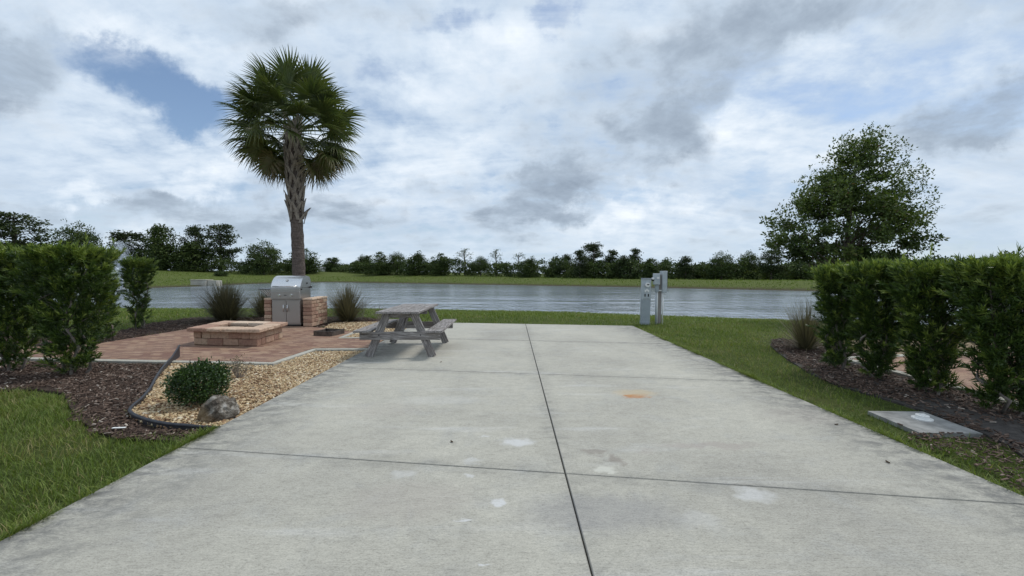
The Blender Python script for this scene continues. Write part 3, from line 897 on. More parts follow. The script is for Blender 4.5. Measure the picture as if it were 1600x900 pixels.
def frond_mesh(seed, droop, old, pet=1.42, fan=1.06):
    """costapalmate leaf in local axes: petiole along +X, upper side +Z"""
    r = np.random.default_rng(seed)
    b = MB()
    t = np.linspace(0, 1, 7)
    path = np.column_stack([t * pet, np.zeros(7), -droop * .22 * t * t * pet])
    b.tube(path, np.linspace(.022, .012, 7), 5, .45 + .2 * old)
    base = path[-1]; slope = -droop * .44
    ns = 46
    for i in range(ns):
        u = (i + .5) / ns * 2 - 1
        ang = u * R(128) + r.normal(0, .03)
        L = fan * (1.0 - .30 * abs(u) ** 2.0) * r.uniform(.88, 1.08)
        cost = .30 * (1 - abs(u))                       # segments leave along the curved costa
        org = base + np.array([cost * .7, 0, slope * cost * .5 - .14 * cost])
        d = np.array([math.cos(ang), math.sin(ang), 0.10 * math.cos(u * 9) + slope * .5 + .16 * abs(u)])
        d /= np.linalg.norm(d)
        side = np.array([-math.sin(ang), math.cos(ang), 0])
        fold = r.normal(0, .25)
        side = side * math.cos(fold) + np.array([0, 0, 1]) * math.sin(fold)
        m = 6; s = np.linspace(0, 1, m)
        hang = (.20 + .5 * droop + .25 * r.random() + (.8 * old if r.random() < .5 else 0) + .45 * (r.random() < .18))
        w = .036 * np.interp(s, [0, .12, .45, .75, 1], [.25, .7, 1, .55, .03])
        V, T = [], []
        tip = r.uniform(.0, .3) + .5 * old
        twist = r.normal(0, .3)
        for q in range(m):
            c = org + d * (L * s[q]) + np.array([0, 0, -hang * L * max(0, s[q] - .42) ** 2 * 1.3])
            sd = side * math.cos(twist * s[q]) + np.array([0, 0, 1]) * math.sin(twist * s[q])
            V += [c - sd * w[q] + np.array([0, 0, .25 * w[q]]), c - np.array([0, 0, .25 * w[q]]), c + sd * w[q] + np.array([0, 0, .25 * w[q]])]
            tt = .47 + .12 * r.normal() * .5 + tip * max(0, s[q] - .55) * 1.2 + .30 * old
            T += [tt] * 3
        fs = []
        for q in range(m - 1):
            a = q * 3
            fs += [[a, a + 1, a + 4, a + 3], [a + 1, a + 2, a + 5, a + 4]]
        b.add(V, fs, np.clip(T, 0, 1))
    return b.mesh('frond')


def make_palm():
    bx, by = at(467, 492)[0], 14.0; bx = (467 - 801) / F * 14.0; bz = float(ground_z(bx, by))
    root = thing('palm_tree', 'tall cabbage palm with a criss-cross trunk standing behind the steel grill', 'palm tree', (bx, by, bz))
    b = MB(); zc = 6.6
    zz = np.linspace(-.1, zc, 60); rad = np.interp(zz, [0, .5, 2.0, 3.3, 4.2, 5.2, zc], [.26, .205, .20, .19, .195, .215, .17])
    rad = rad + .006 * np.sin(zz * 38) + rng.normal(0, .003, 60)
    path = np.column_stack([.03 * np.sin(zz * .8) - .0 * zz, .02 * np.cos(zz), zz]); path[:, 0] -= .03 * zz * (zz / zc) * .35
    b.tube(path, rad, 22)
    tr = b.build('trunk', M_PTRUNK, root, True)
    cx, cy = path[-1][0], path[-1][1]
    # old leaf bases, split and criss-crossed
    ga = 2.39996; nb = 64
    for i in range(nb):
        z0 = 3.25 + (zc - 3.35) * i / nb; a = i * ga
        px_, py_ = np.interp(z0, path[:, 2], path[:, 0]), np.interp(z0, path[:, 2], path[:, 1])
        r0 = np.interp(z0, zz, rad) * .92
        bb = MB()
        Lb = rng.uniform(.42, .62); flare = .06 + .05 * (i < 8) + .05 * rng.random() + (.14 if i in (1, 3, 6) else 0)
        for sgn in (-1, 1):
            V = []
            m = 7
            for q in range(m):
                s = q / (m - 1)
                aa = a + sgn * (1 - s) * .62
                rr = r0 + .030 + flare * s ** 1.6 + .02 * s
                wd = np.interp(s, [0, .3, .8, 1], [.055, .06, .045, .03])
                z = z0 + Lb * s
                er = np.array([math.cos(aa), math.sin(aa), 0]); et = np.array([-math.sin(aa), math.cos(aa), 0])
                c = np.array([px_, py_, 0]) + er * rr + np.array([0, 0, z])
                th = .012
                V += [c - et * wd, c + et * wd, c + et * wd * .8 + er * th * 2, c - et * wd * .8 + er * th * 2]
            fs = []
            for q in range(m - 1):
                for j in range(4):
                    k2 = (j + 1) % 4
                    fs.append([q * 4 + j, q * 4 + k2, (q + 1) * 4 + k2, (q + 1) * 4 + j])
            fs.append([(m - 1) * 4 + j for j in range(4)]); fs.append([3, 2, 1, 0])
            bb.add(V, fs, rng.uniform(.2, .8))
        bb.build('leaf_base', M_BOOT, tr)
    kinds = [frond_mesh(s, dr, od) for s, dr, od in ((1, .25, 0.0), (2, .45, .0), (3, .7, .12), (4, 1.0, .45), (5, 1.2, .75))]
    for me in kinds: me.materials.append(M_FROND)
    n = 74
    for i in range(n):
        u = i / (n - 1)
        sn = .985 - 1.66 * u ** .95
        el = math.asin(max(-.74, sn)) + R(rng.normal(0, 4)); az = i * ga + rng.normal(0, .12)
        front = math.cos(az + math.pi / 2)
        if el < R(-8) and front > .30: az += math.copysign(1.15, math.sin(az + math.pi / 2))   # hanging leaves have dropped on the open side
        kd = 0 if u < .28 else 1 if u < .54 else 2 if u < .74 else 3 if u < .90 else 4
        if kd >= 2 and rng.random() < .25: kd -= 1
        o = link('frond', kinds[kd], None, root)
        z0 = zc - .02 - .55 * u
        s = rng.uniform(.80, .93) * np.interp(u, [0, .25, .5, 1], [.97, .97, .90, .70])
        o.location = (cx + .10 + .1 * math.cos(az), cy + .1 * math.sin(az), z0)
        o.rotation_mode = 'XYZ'
        o.rotation_euler = (rng.normal(0, .5), -el, az)
        o.scale = (s, s, s)


make_palm()

# ------------------------------------------------------------------ ornamental grass clumps, shrub, weeds
M_MUHLY = leaf_mat('clump_grass', [(0, (0.045, 0.042, 0.028)), (0.4, (0.095, 0.088, 0.055)), (0.7, (0.15, 0.135, 0.085)), (1, (0.25, 0.21, 0.14))], .6, .2, 1.1, .2)


def grass_clump(label, x, y, hgt, spread, n, w, tmean=.4, stiff=.5):
    z = max(float(ground_z(x, y)), -0.05) if y > 10 else -0.04
    root = thing('ornamental_grass', label, 'ornamental grass', (x, y, z), 0, 'ornamental grass clumps')
    V, FF, S, T = [], [], [], []
    m = 6; c0 = 0
    for i in range(n):
        az = rng.uniform(0, 6.283); q = abs(rng.normal(0, .82)); q = min(q, 1.5)
        L = hgt * rng.uniform(.65, 1.12) * (1 + .12 * q)
        r0 = rng.uniform(0, .16) * spread; b0 = np.array([math.cos(az + .5) * r0, math.sin(az + .5) * r0, 0])
        el = math.pi / 2 - q * .85; curve = rng.uniform(.3, 1.1) * (1 - stiff) * (0.4 + q)
        p = b0.copy(); s = L / (m - 1); sd = np.array([-math.sin(az), math.cos(az), 0]); t = np.clip(tmean + rng.normal(0, .17), 0, 1)
        for k_ in range(m):
            ww = w * (1 - (k_ / (m - 1)) ** 1.5 * .9) / 2
            V += [p - sd * ww, p + sd * ww]; T += [t + .1 * k_ / m] * 2
            e2 = el - curve * (k_ / (m - 1)) ** 1.3
            p = p + s * np.array([math.cos(az) * math.cos(e2), math.sin(az) * math.cos(e2), math.sin(e2)])
        for k_ in range(m - 1):
            a = c0 + k_ * 2; FF += [a, a + 1, a + 3, a + 2]; S.append(4)
        c0 += m * 2
    # blades by halves: the fresh outer tuft and the seed stalks stand as parts
    me = mesh_np('blades', np.array(V), FF, S, T)
    link('blades', me, M_MUHLY, root)
    b = MB()
    for i in range(max(8, n // 60)):
        az = rng.uniform(0, 6.283); q = abs(rng.normal(0, .28)); L = hgt * rng.uniform(.95, 1.1)
        tip = np.array([math.cos(az) * q * L * .8, math.sin(az) * q * L * .8, L * math.cos(q)])
        branch_tube(b, (0, 0, 0), tip, .003, .0015, .0, 4, 3)
    b.build('seed_stalks', M_MUHLY, root)
    return root


def gp(px, d): return (px - 801) / F * d
grass_clump('wide arching grey green grass clump behind the brick fire pit', gp(353, 13.2), 13.2, 1.22, 1.3, 1500, .016, .48, .5)
grass_clump('low grass clump tucked beside the left block pier of the grill', gp(412, 14.6), 14.6, 1.0, .9, 650, .016, .42, .5)
grass_clump('upright brown green grass clump right of the grill', gp(543, 13.0), 13.0, 1.18, .8, 1050, .015, .48, .62)
grass_clump('brown grass clump at the end of the right hedge row', gp(1262, 8.15), 8.15, .95, .5, 800, .009, .58, .7)


def weed(label, x, y, h, n, mat, grp=None):
    z = -0.04 if y < 11 else float(ground_z(x, y)) + .02
    root = thing('dry_weed', label, 'plant', (x, y, z), 0, grp)
    b = MB(); tips = []
    for i in range(n):
        az = rng.uniform(0, 6.283); q = rng.uniform(.1, .75); L = h * rng.uniform(.7, 1.1)
        tip = np.array([math.cos(az) * math.sin(q), math.sin(az) * math.sin(q), math.cos(q)]) * L
        path = branch_tube(b, (0, 0, -.01), tip, .0045, .002, .05, 5, 4); tips.append(tip)
        for j in range(4):
            p0 = path[rng.integers(2, 5)]; d = tip / L + rng.normal(0, .5, 3)
            e = p0 + d * L * .3; branch_tube(b, p0, e, .0025, .0012, .05, 3, 3); tips.append(e)
    b.build('stems', mat, root)
    C = np.array(tips)
    P, M, T = cluster_leaves(C, np.full(len(C), .05), 5, .022, .2, .5, 1, np.full(len(C), .6))
    link('leaves', scatter(*LEAF, P, M, T, name='weed_leaves'), M_MUHLY, root)


M_TWIG = simple('dry_twigs', (0.16, 0.13, 0.11), (0.30, 0.26, 0.23), 20, .9)
p = at(374, 589); weed('small dry twiggy plant beside the round shrub in the gravel', p[0], p[1], .27, 20, M_TWIG)
weed('spindly dry weed behind the picnic table', gp(592, 12.6), 12.6, .55, 12, M_TWIG)
weed('thin bare weed left of the picnic table in the mulch', gp(566, 13.4), 13.4, .6, 7, M_TWIG)
M_SHRUB = leaf_mat('shrub_leaves', [(0, (0.016, 0.034, 0.010)), (0.4, (0.034, 0.070, 0.016)), (0.7, (0.070, 0.125, 0.026)), (1, (0.16, 0.21, 0.045))], .35, .2, 1.2, .5)
p = at(313, 628)
root = thing('round_shrub', 'round clipped dark green shrub in the tan gravel by the rock', 'shrub', (p[0], p[1], -.03))
d = rand_dir(420); d[:, 2] = np.where(d[:, 2] < -.72, -d[:, 2], d[:, 2])
Cc = d * np.array([.285, .28, .225]) * rng.uniform(.72, 1.02, (420, 1)) * (1 + .08 * np.sin(d[:, :1] * 9 + d[:, 1:2] * 7)) + np.array([0, 0, .24])
Cc = Cc[Cc[:, 2] > .06]
A = cluster_leaves(Cc, np.full(len(Cc), .05), 26, .030, .5, .55, 1.0, np.clip(.38 + rng.normal(0, .14, len(Cc)), 0, 1))
link('foliage', scatter(*LEAF, *A, name='shrub_foliage'), M_SHRUB, root)
b = MB()
for i in range(9):
    a = i * .7; branch_tube(b, (.02 * math.cos(a), .02 * math.sin(a), -.03), (.16 * math.cos(a), .16 * math.sin(a), .3), .008, .003, 0, 4, 5)
b.build('stem', M_BARK, root)

# ------------------------------------------------------------------ rock
def make_rock():
    import bmesh
    bm = bmesh.new(); bmesh.ops.create_icosphere(bm, subdivisions=5, radius=1.0)
    V = []
    for v in bm.verts:
        q = v.co
        n1 = mnoise.fractal(q * 1.3 + Vector((3, 1, 7)), 1.0, 2.0, 4); n2 = mnoise.fractal(q * 5.0, .8, 2.1, 4)
        cell = mnoise.voronoi(q * 2.1)[0][0]
        s = 1 + .22 * n1 + .06 * n2 - .40 * max(0, .38 - cell)
        v.co = Vector((q.x * .17 * s, q.y * .14 * s, max(q.z, -.5) * .165 * s))
        if q.x < -.35 and q.z < .1: v.co.x -= .03
    me = bpy.data.meshes.new('rock'); bm.to_mesh(me); bm.free()
    for f in me.polygons: f.use_smooth = True
    k = NT('limestone'); o = k.obj()
    a = k.noise(o, 9, 6, .65, .6); f = k.noise(o, 40, 5, .7); v = k.n('TexVoronoi', i_Scale=22.0); k.l(o, v.inputs['Vector'])
    c = k.ramp(a, [(.32, (.04, .033, .027)), (.45, (.12, .10, .08)), (.56, (.26, .235, .20)), (.70, (.50, .48, .45))])
    c = k.mix(1.0, c, k.ramp(f, [(.3, .55), (.6, 1.1)]), 'MULTIPLY')
    sx = k.n('SeparateXYZ'); k.l(o, sx.inputs[0])
    c = k.mix(k.maprange(k.math('ADD', k.math('MULTIPLY', sx.outputs[0], -1), k.math('MULTIPLY', sx.outputs[2], -1)), .02, .14, 0, .75), c, (.24, .17, .095))
    k.bsdf(c, .9, k.bump(k.math('ADD', f, v.outputs['Distance']), .02), 0, .2)
    p = at(341, 652)
    o = link('rock', me, k.m, None, (p[0], p[1] + .03, .04)); o.rotation_euler = (0, .15, .6)
    tag(o, 'pitted grey and brown boulder on the gravel at the pad edge', 'rock')


make_rock()

# ------------------------------------------------------------------ black plastic edging
def make_edging():
    P = np.array(pts(EDGE_PATH)); n = len(P)
    k = np.linspace(0, n - 1, 70); P = np.column_stack([np.interp(k, range(n), P[:, 0]), np.interp(k, range(n), P[:, 1])])
    for _ in range(6): P[1:-1] = (P[:-2] + 2 * P[1:-1] + P[2:]) / 4
    zt = np.interp(np.linspace(0, 1, 70), [0, .1, .5, .75, .9, 1], [.0, .02, .025, .035, .08, .20])
    zb = np.interp(np.linspace(0, 1, 70), [0, .8, .95, 1], [-.07, -.07, -.05, .01])
    root = thing('landscape_edging', 'black plastic landscape edging curling up between mulch and gravel', 'garden edging', (0, 0, 0))
    b = MB(); V = []; T = np.gradient(P, axis=0); T /= np.linalg.norm(T, axis=1)[:, None]; N = np.stack([-T[:, 1], T[:, 0]], 1) * .003
    for i in range(70):
        V += [(*(P[i] + N[i]), zb[i]), (*(P[i] + N[i]), zt[i]), (*(P[i] - N[i]), zt[i]), (*(P[i] - N[i]), zb[i])]
    fs = []
    for i in range(69):
        for j in range(4):
            q = (j + 1) % 4; fs.append([i * 4 + j, i * 4 + q, (i + 1) * 4 + q, (i + 1) * 4 + j])
    fs += [[3, 2, 1, 0], [69 * 4 + j for j in range(4)]]
    b.add(V, fs)
    M = simple('black_plastic', (.016, .017, .022), (.04, .042, .05), 20, .5, .001)
    b.build('strip', M, root)
    b = MB(); b.tube(np.column_stack([P, zt]), np.interp(np.linspace(0, 1, 70), [0, .1, 1], [.008, .017, .014]), 10); b.build('bead', M, root, True)


make_edging()

# ------------------------------------------------------------------ masonry
def stone_mat(name, stops):
    k = NT(name); p = k.attr('loc', 'Vector'); f = k.noise(p, 22, 6, .7); g = k.noise(p, 5, 3, .6)
    c = k.ramp(k.math('ADD', k.attr('tint'), k.math('MULTIPLY', k.math('SUBTRACT', g, .5), .7)), stops)
    c = k.mix(1.0, c, k.ramp(f, [(.28, .62), (.5, 1.0), (.75, 1.15)]), 'MULTIPLY')
    k.bsdf(c, .9, k.bump(f, .012), 0, .2); return k.m


M_BLOCK = stone_mat('tan_block', [(0, (.27, .155, .115)), (.35, (.37, .235, .17)), (.65, (.44, .305, .22)), (1, (.52, .40, .29))])
M_CAP = stone_mat('cap_stone', [(0, (.33, .19, .145)), (.3, (.46, .31, .225)), (.65, (.54, .40, .295)), (1, (.60, .48, .37))])
M_MORTAR = simple('dark_gap', (.03, .022, .018), (.07, .05, .04), 20, .95)


def block_ring(b, x0, x1, y0, y1, t, z0, rows, bh, bl, jit=.0035, faces='NESW'):
    """courses of split blocks round a rectangle"""
    for r in range(rows):
        z = z0 + r * bh + bh / 2
        def run(a0, a1, fn, off):
            L = a1 - a0; cuts = [a0]; q = a0 + bl * (.55 if off else 1.0) * rng.uniform(.85, 1.15)
            while q < a1 - bl * .45:
                cuts.append(q); q += bl * rng.uniform(.75, 1.25)
            cuts.append(a1)
            for u, v in zip(cuts[:-1], cuts[1:]): fn((u + v) / 2, v - u - .005)
        o = r % 2
        ex = t if o else 0
        tn = lambda: rng.uniform(.12, .9)
        dz = bh - .005
        if 'S' in faces: run(x0 + ex, x1 - (t - ex if False else ex), lambda c, l: b.box((c, y0 + t / 2 + rng.normal(0, .003), z), (l, t - .004, dz), None, .012, tn(), jit), o)
        if 'N' in faces: run(x0 + ex, x1 - ex, lambda c, l: b.box((c, y1 - t / 2 + rng.normal(0, .003), z), (l, t - .004, dz), None, .012, tn(), jit), o)
        if 'W' in faces: run(y0 + t - ex, y1 - t + ex, lambda c, l: b.box((x0 + t / 2 + rng.normal(0, .003), c, z), (t - .004, l, dz), None, .012, tn(), jit), 1 - o)
        if 'E' in faces: run(y0 + t - ex, y1 - t + ex, lambda c, l: b.box((x1 - t / 2 + rng.normal(0, .003), c, z), (t - .004, l, dz), None, .012, tn(), jit), 1 - o)


def make_firepit():
    c = np.array([(-6.72 - 4.95) / 2, (8.60 + 9.75) / 2 - .02])
    root = thing('fire_pit', 'low square tan block fire pit on the brick patio', 'fire pit', (-6.01, 9.02, -.004), 0)
    hx, hy = .73, .56
    def skew(m):
        for Vv in m.V:
            x, y = Vv[:, 0].copy(), Vv[:, 1].copy(); Vv[:, 0] = x - .09 * y; Vv[:, 1] = y - .135 * x
    b = MB(); block_ring(b, -hx, hx, -hy, hy, .18, 0.0, 2, .145, .36); skew(b); b.build('wall', M_BLOCK, root)
    cap = MB(); ox = .83; oy = .65; w = .36; z = .29 + .04
    def capstone(x0, x1, y0, y1): cap.box(((x0 + x1) / 2, (y0 + y1) / 2, z + rng.normal(0, .002)), (x1 - x0 - .006, y1 - y0 - .006, .078), None, .014, rng.uniform(.05, .95), .004)
    for y0, y1 in ((-oy, -oy + w), (oy - w, oy)):
        q = -ox
        for l in ([.46, .34, .34, .52] if y0 < 0 else [.4, .43, .40, .43]): capstone(q, q + l, y0, y1); q += l
    for x0, x1 in ((-ox, -ox + w), (ox - w, ox)):
        q = -oy + w
        for l in (.28, .30): capstone(x0, x1, q, q + l); q += l
    skew(cap); cap.build('cap', M_CAP, root)
    b = MB()
    for (x0, x1, y0, y1) in ((-.54, .54, -.375, -.355), (-.54, .54, .355, .375), (-.54, -.52, -.354, .354), (.52, .54, -.354, .354)):
        b.box(((x0 + x1) / 2, (y0 + y1) / 2, .145), (x1 - x0, y1 - y0, .285), None, .002)
    skew(b); b.build('liner', simple('sooty_liner', (.05, .025, .02), (.15, .07, .05), 12, .9), root)
    b = MB(); b.prism([(-.515, -.35), (.515, -.35), (.515, .35), (-.515, .35)], .005, .05); skew(b); b.build('ash_bed', simple('ash', (.03, .025, .022), (.14, .11, .10), 18, 1, .02), root)


make_firepit()

PL = at(472.7, 510)
GX0, GX1, GY = -6.80, -5.98, 11.55
for nm, x0, x1, y0, y1, lab in (('block_pier', GX1 + .10, GX1 + .36, GY - .07, GY + .90, 'tan block pier right of the steel grill'),
                                ('block_pier', GX0 - .24, GX0 - .03, GY + .05, GY + .90, 'tan block pier left of the steel grill, mostly behind the fire pit')):
    root = thing(nm, lab, 'block pier', (x0, y0, -.004), 0, 'block piers beside the grill')
    X, Y = x1 - x0, y1 - y0
    b = MB()
    for r in range(7):
        z = r * .106 + .053
        if r % 2:
            cuts = [0, .17, .40, .58, .80, Y]
        else:
            cuts = [0, .26, .46, .70, Y]
        for u, v in zip(cuts[:-1], cuts[1:]):
            if u == 0 and X > .2:
                m = X * rng.uniform(.4, .6) if r % 2 == 0 and False else X
            b.box((X / 2 + rng.normal(0, .004), (u + v) / 2, z), (X - .004, v - u - .005, .101), None, .013, rng.uniform(.1, .9), .004)
    b.build('wall', M_BLOCK, root)
    b = MB()
    for u, v in ((0, .30), (.30, .62), (.62, Y)):
        b.box((X / 2, (u + v) / 2, .742 + .032), (X + .015, v - u - .004, .062), None, .012, rng.uniform(.3, .9), .003)
    b.build('cap', M_CAP, root)

# ------------------------------------------------------------------ grill
def steel(name, col, rough, sx=(1, 1, 40)):
    k = NT(name); o = k.obj(); f = k.noise(o, 12, 4, .6, 0, sx)
    r = k.maprange(f, .3, .7, rough * .8, rough * 1.3, False)
    c = k.mix(f, tuple(q * .85 for q in col), tuple(min(1, q * 1.08) for q in col))
    k.bsdf(c, r, k.bump(f, .0006), 1.0, .5); return k.m


M_STEEL = steel('brushed_steel', (.56, .555, .55), .33)
M_STEEL_D = steel('door_steel', (.44, .425, .41), .38, (40, 1, 1))
M_LID = steel('skylit_lid', (.74, .74, .74), .30)  # lighter copy of the steel, sky reflection put into the lid colour
M_CHROME = steel('handle_steel', (.72, .72, .72), .2)
M_DARK = simple('dark_plastic', (.012, .012, .013), (.03, .03, .032), 20, .45)


def make_grill():
    W = GX1 - GX0; cx = 0.0; hw = W / 2
    root = thing('gas_grill', 'stainless steel gas grill with a closed domed lid between block piers', 'grill', ((GX0 + GX1) / 2, GY, -.004))
    b = MB()
    b.box((0, .31, .405), (W - .01, .56, .71), None, .004)
    b.build('cabinet', M_STEEL_D, root)
    b = MB(); b.box((0, .31, .03), (W - .06, .5, .055), None, .003)
    for sx in (-1, 1):
        for sy in (.1, .52): b.disc((sx * (hw - .1), sy, 0.0), (0, 0, 1), .03, .04, 12)
    b.build('base', M_DARK, root)
    for sx in (-1, 1):
        d = MB(); d.box((sx * (hw / 2 - .004), .016, .405), (hw - .018, .022, .64), None, .005); dr = d.build('door', M_STEEL_D, root)
        h = MB(); x = sx * .055
        h.tube([(x, -.035, .42), (x, -.035, .62)], .010, 10)
        for z in (.435, .605): h.tube([(x, .008, z), (x, -.035, z)], .007, 8)
        h.build('handle', M_CHROME, dr, True)
    b = MB(); b.box((0, .30, .93), (W, .60, .335), None, .006); b.build('firebox', M_STEEL, root)
    b = MB(); b.box((0, -.012, .885), (W - .01, .026, .21), None, .006); pn = b.build('control_panel', M_STEEL_D, root)
    for x in (-.17, .17):
        b = MB(); b.disc((x, -.026, .885), (0, -1, 0), .038, .010, 20); b.disc((x, -.036, .885), (0, -1, 0), .027, .028, 20)
        kb = b.build('knob', M_CHROME, pn)
    b = MB(); b.box((0, -.027, .885), (.075, .004, .02), None, .001); b.build('badge', M_DARK, pn)
    b = MB(); b.box((0, -.015, 1.045), (W + .01, .04, .022), None, .005); b.box((0, -.02, 1.075), (W - .04, .012, .022), None, .002); b.build('drip_rail', M_STEEL, root)
    prof = [(.01, 1.10), (.01, 1.135), (.03, 1.19), (.065, 1.26), (.12, 1.33), (.19, 1.385), (.28, 1.42), (.38, 1.432), (.47, 1.42), (.54, 1.385), (.585, 1.32), (.60, 1.24), (.60, 1.10)]
    b = MB(); n = len(prof); V = [(-hw, y, z) for y, z in prof] + [(hw, y, z) for y, z in prof]
    fs = [[i, i + 1, n + i + 1, n + i][::-1] for i in range(n - 1)]
    b.add(V, fs); lid = b.build('lid', M_LID, root, True)
    b = MB()
    for sx in (-1, 1):
        x0, x1 = sx * (hw - .004), sx * (hw + .012)
        P = [(y, z) for y, z in prof]
        Vv = [(x0, y, z) for y, z in P] + [(x1, y * .985 + .005, z) for y, z in P]
        f = [list(range(n)), list(range(n, 2 * n))[::-1]] + [[i, (i + 1) % n, n + (i + 1) % n, n + i] for i in range(n)]
        b = MB(); b.add(Vv, f if sx > 0 else [q[::-1] for q in f]); b.build('lid_end', M_STEEL, lid)
    b = MB(); z = 1.135; b.tube([(-hw + .07, -.055, z), (hw - .07, -.055, z)], .013, 12)
    for x in (-hw + .1, hw - .1): b.tube([(x, .012, z), (x, -.055, z)], .010, 8)
    b.build('lid_handle', M_CHROME, lid, True)
    b = MB(); nrm = np.array([0, -.78, .62]); b.disc(np.array([0, .092, 1.297]), nrm, .034, .012, 20); b.build('gauge', M_DARK, lid)
    b = MB(); b.disc(np.array([0, .092, 1.297]) + nrm * .012, nrm, .026, .003, 20); b.build('gauge_face', simple('gauge_white', (.55, .55, .53), (.7, .7, .68), 8, .4), lid)
    b = MB()
    b.box((-hw - .20, .28, 1.055), (.38, .46, .035), None, .008)
    sh = b.build('side_shelf', simple('grey_shelf', (.13, .15, .17), (.22, .24, .26), 14, .4, 0, .6), root)
    for x in (-.30, -.22, -.14, -.06):
        b = MB(); b.beam((-hw - .02 + x, .06, 1.04), (-hw - .01 + x * .45, .10, .86), .02, .01, (0, 1, 0)); b.build('shelf_bracket', M_STEEL, sh)
    b = MB(); b.disc((hw + .012, .36, 1.22), (1, 0, 0), .022, .02, 12); b.build('vent_plug', M_DARK, root)
    b = MB(); b.disc((hw + .004, .05, 1.05), (1, 0, 0), .02, .02, 12); b.build('vent_plug', M_DARK, root)
    b = MB(); b.box((hw + .03, .56, 1.10), (.06, .05, .05), None, .004); b.build('hinge', M_DARK, root)


make_grill()

# square metal utility frame standing on the patio
def make_frame():
    c = np.mean([at(491.7, 525.5), at(515.5, 528.3), at(536, 519), at(513.7, 517.5)], 0)
    root = thing('metal_box', 'low open square dark metal box sitting on the brick patio', 'metal box', (c[0], c[1], -.004), R(-12))
    M = simple('rusty_steel', (.05, .042, .038), (.15, .12, .10), 12, .6, .002, .4)
    b = MB(); s = .25; h = .11; t = .02
    b.box((0, -s + t / 2, h / 2), (2 * s, t, h), None, .003); b.box((0, s - t / 2, h / 2), (2 * s, t, h), None, .003)
    b.box((-s + t / 2, 0, h / 2), (t, 2 * s - 2 * t - .002, h), None, .003); b.box((s - t / 2, 0, h / 2), (t, 2 * s - 2 * t - .002, h), None, .003)
    b.build('frame', M, root)
    b = MB(); b.box((0, 0, .012), (2 * s - .05, 2 * s - .05, .02), None, .002); b.build('floor_plate', M_DARK, root)
    for sx, sy in ((-1, -1), (1, -1), (1, 1), (-1, 1)):
        b = MB(); b.box((sx * (s - .03), sy * (s - .03), h + .004), (.07, .07, .006), None, .001); b.build('corner_plate', M, root)


make_frame()

# ------------------------------------------------------------------ picnic table
def wood_mat():
    k = NT('weathered_wood'); v = k.attr('loc', 'Vector')
    g = k.noise(v, 9, 6, .65, .8, (.5, 7, 7)); f = k.noise(v, 30, 5, .7, 0, (.25, 5, 5)); b = k.noise(v, 2.2, 4, .6, .4)
    c = k.ramp(g, [(.28, (.06, .053, .049)), (.43, (.18, .165, .158)), (.55, (.32, .30, .287)), (.76, (.60, .58, .56))])
    c = k.mix(1.0, c, k.ramp(f, [(.3, .55), (.55, 1.05), (.8, 1.2)]), 'MULTIPLY')
    c = k.mix(k.maprange(b, .5, .72, 0, .5), c, (.17, .14, .125))
    k.bsdf(c, .85, k.bump(k.math('ADD', g, f), .006), 0, .2); return k.m


def make_table():
    root = thing('picnic_table', 'weathered grey wooden picnic table on the concrete pad', 'picnic table', (-2.0, 8.05, 0))
    M = wood_mat(); Lh = .94; zt = .83
    b = MB(); bw = .142
    for i in range(5):
        b.box(((i - 2) * (bw + .011), rng.normal(0, .008), zt - .019 + rng.normal(0, .0015)), (bw, 2 * Lh + rng.normal(0, .008), .038), None, .005)
    top = b.build('tabletop', M, root)
    for y in (-.69, 0, .69):
        b = MB(); b.box((0, y, zt - .038 - .047), (.66, .04, .09), None, .004); b.build('batten', M, top)
    for sx in (-1, 1):
        b = MB()
        for i in range(2):
            b.box((sx * (.635 + (i - .5) * .148), rng.normal(0, .008), .495 - .019 + rng.normal(0, .001)), (.143, 2 * Lh - .02, .038), None, .005)
        b.build('seat', M, root)
    ftx, tpx = .575, .235
    for sy in (-1, 1):
        for sx in (-1, 1):
            b = MB()
            b.beam((sx * ftx, sy * .69 + sy * .041, -.0), (sx * tpx, sy * .69 + sy * .041, zt - .045), .14, .038, (0, 1, 0))
            b.build('leg', M, root)
        b = MB(); b.box((0, sy * (.69 + .081), .385), (1.44, .038, .145), None, .004); b.build('seat_beam', M, root)
        b = MB(); b.beam((0, sy * .62, .44), (0, sy * .12, zt - .06), .09, .038, (1, 0, 0)); b.build('brace', M, root)
    for sy in (-1, 1):
        for sx in (-1, 1):
            b = MB(); b.disc((sx * .37, sy * .79, .40), (0, sy, 0), .012, .006, 8); b.build('bolt', M_DARK, root)
    return root


make_table()

# ------------------------------------------------------------------ hookup pedestal and utility post
M_GREYPAINT = simple('grey_paint', (.27, .31, .335), (.33, .37, .395), 6, .5, .0005)
M_GREYPAINT2 = simple('light_grey_metal', (.36, .40, .43), (.45, .49, .51), 9, .45)
M_WHITEPL = simple('white_plastic', (.68, .68, .66), (.78, .78, .76), 8, .45)
M_POSTWOOD = simple('post_wood', (.20, .185, .175), (.33, .305, .285), 10, .85, .004, sx=(4, 4, .4))


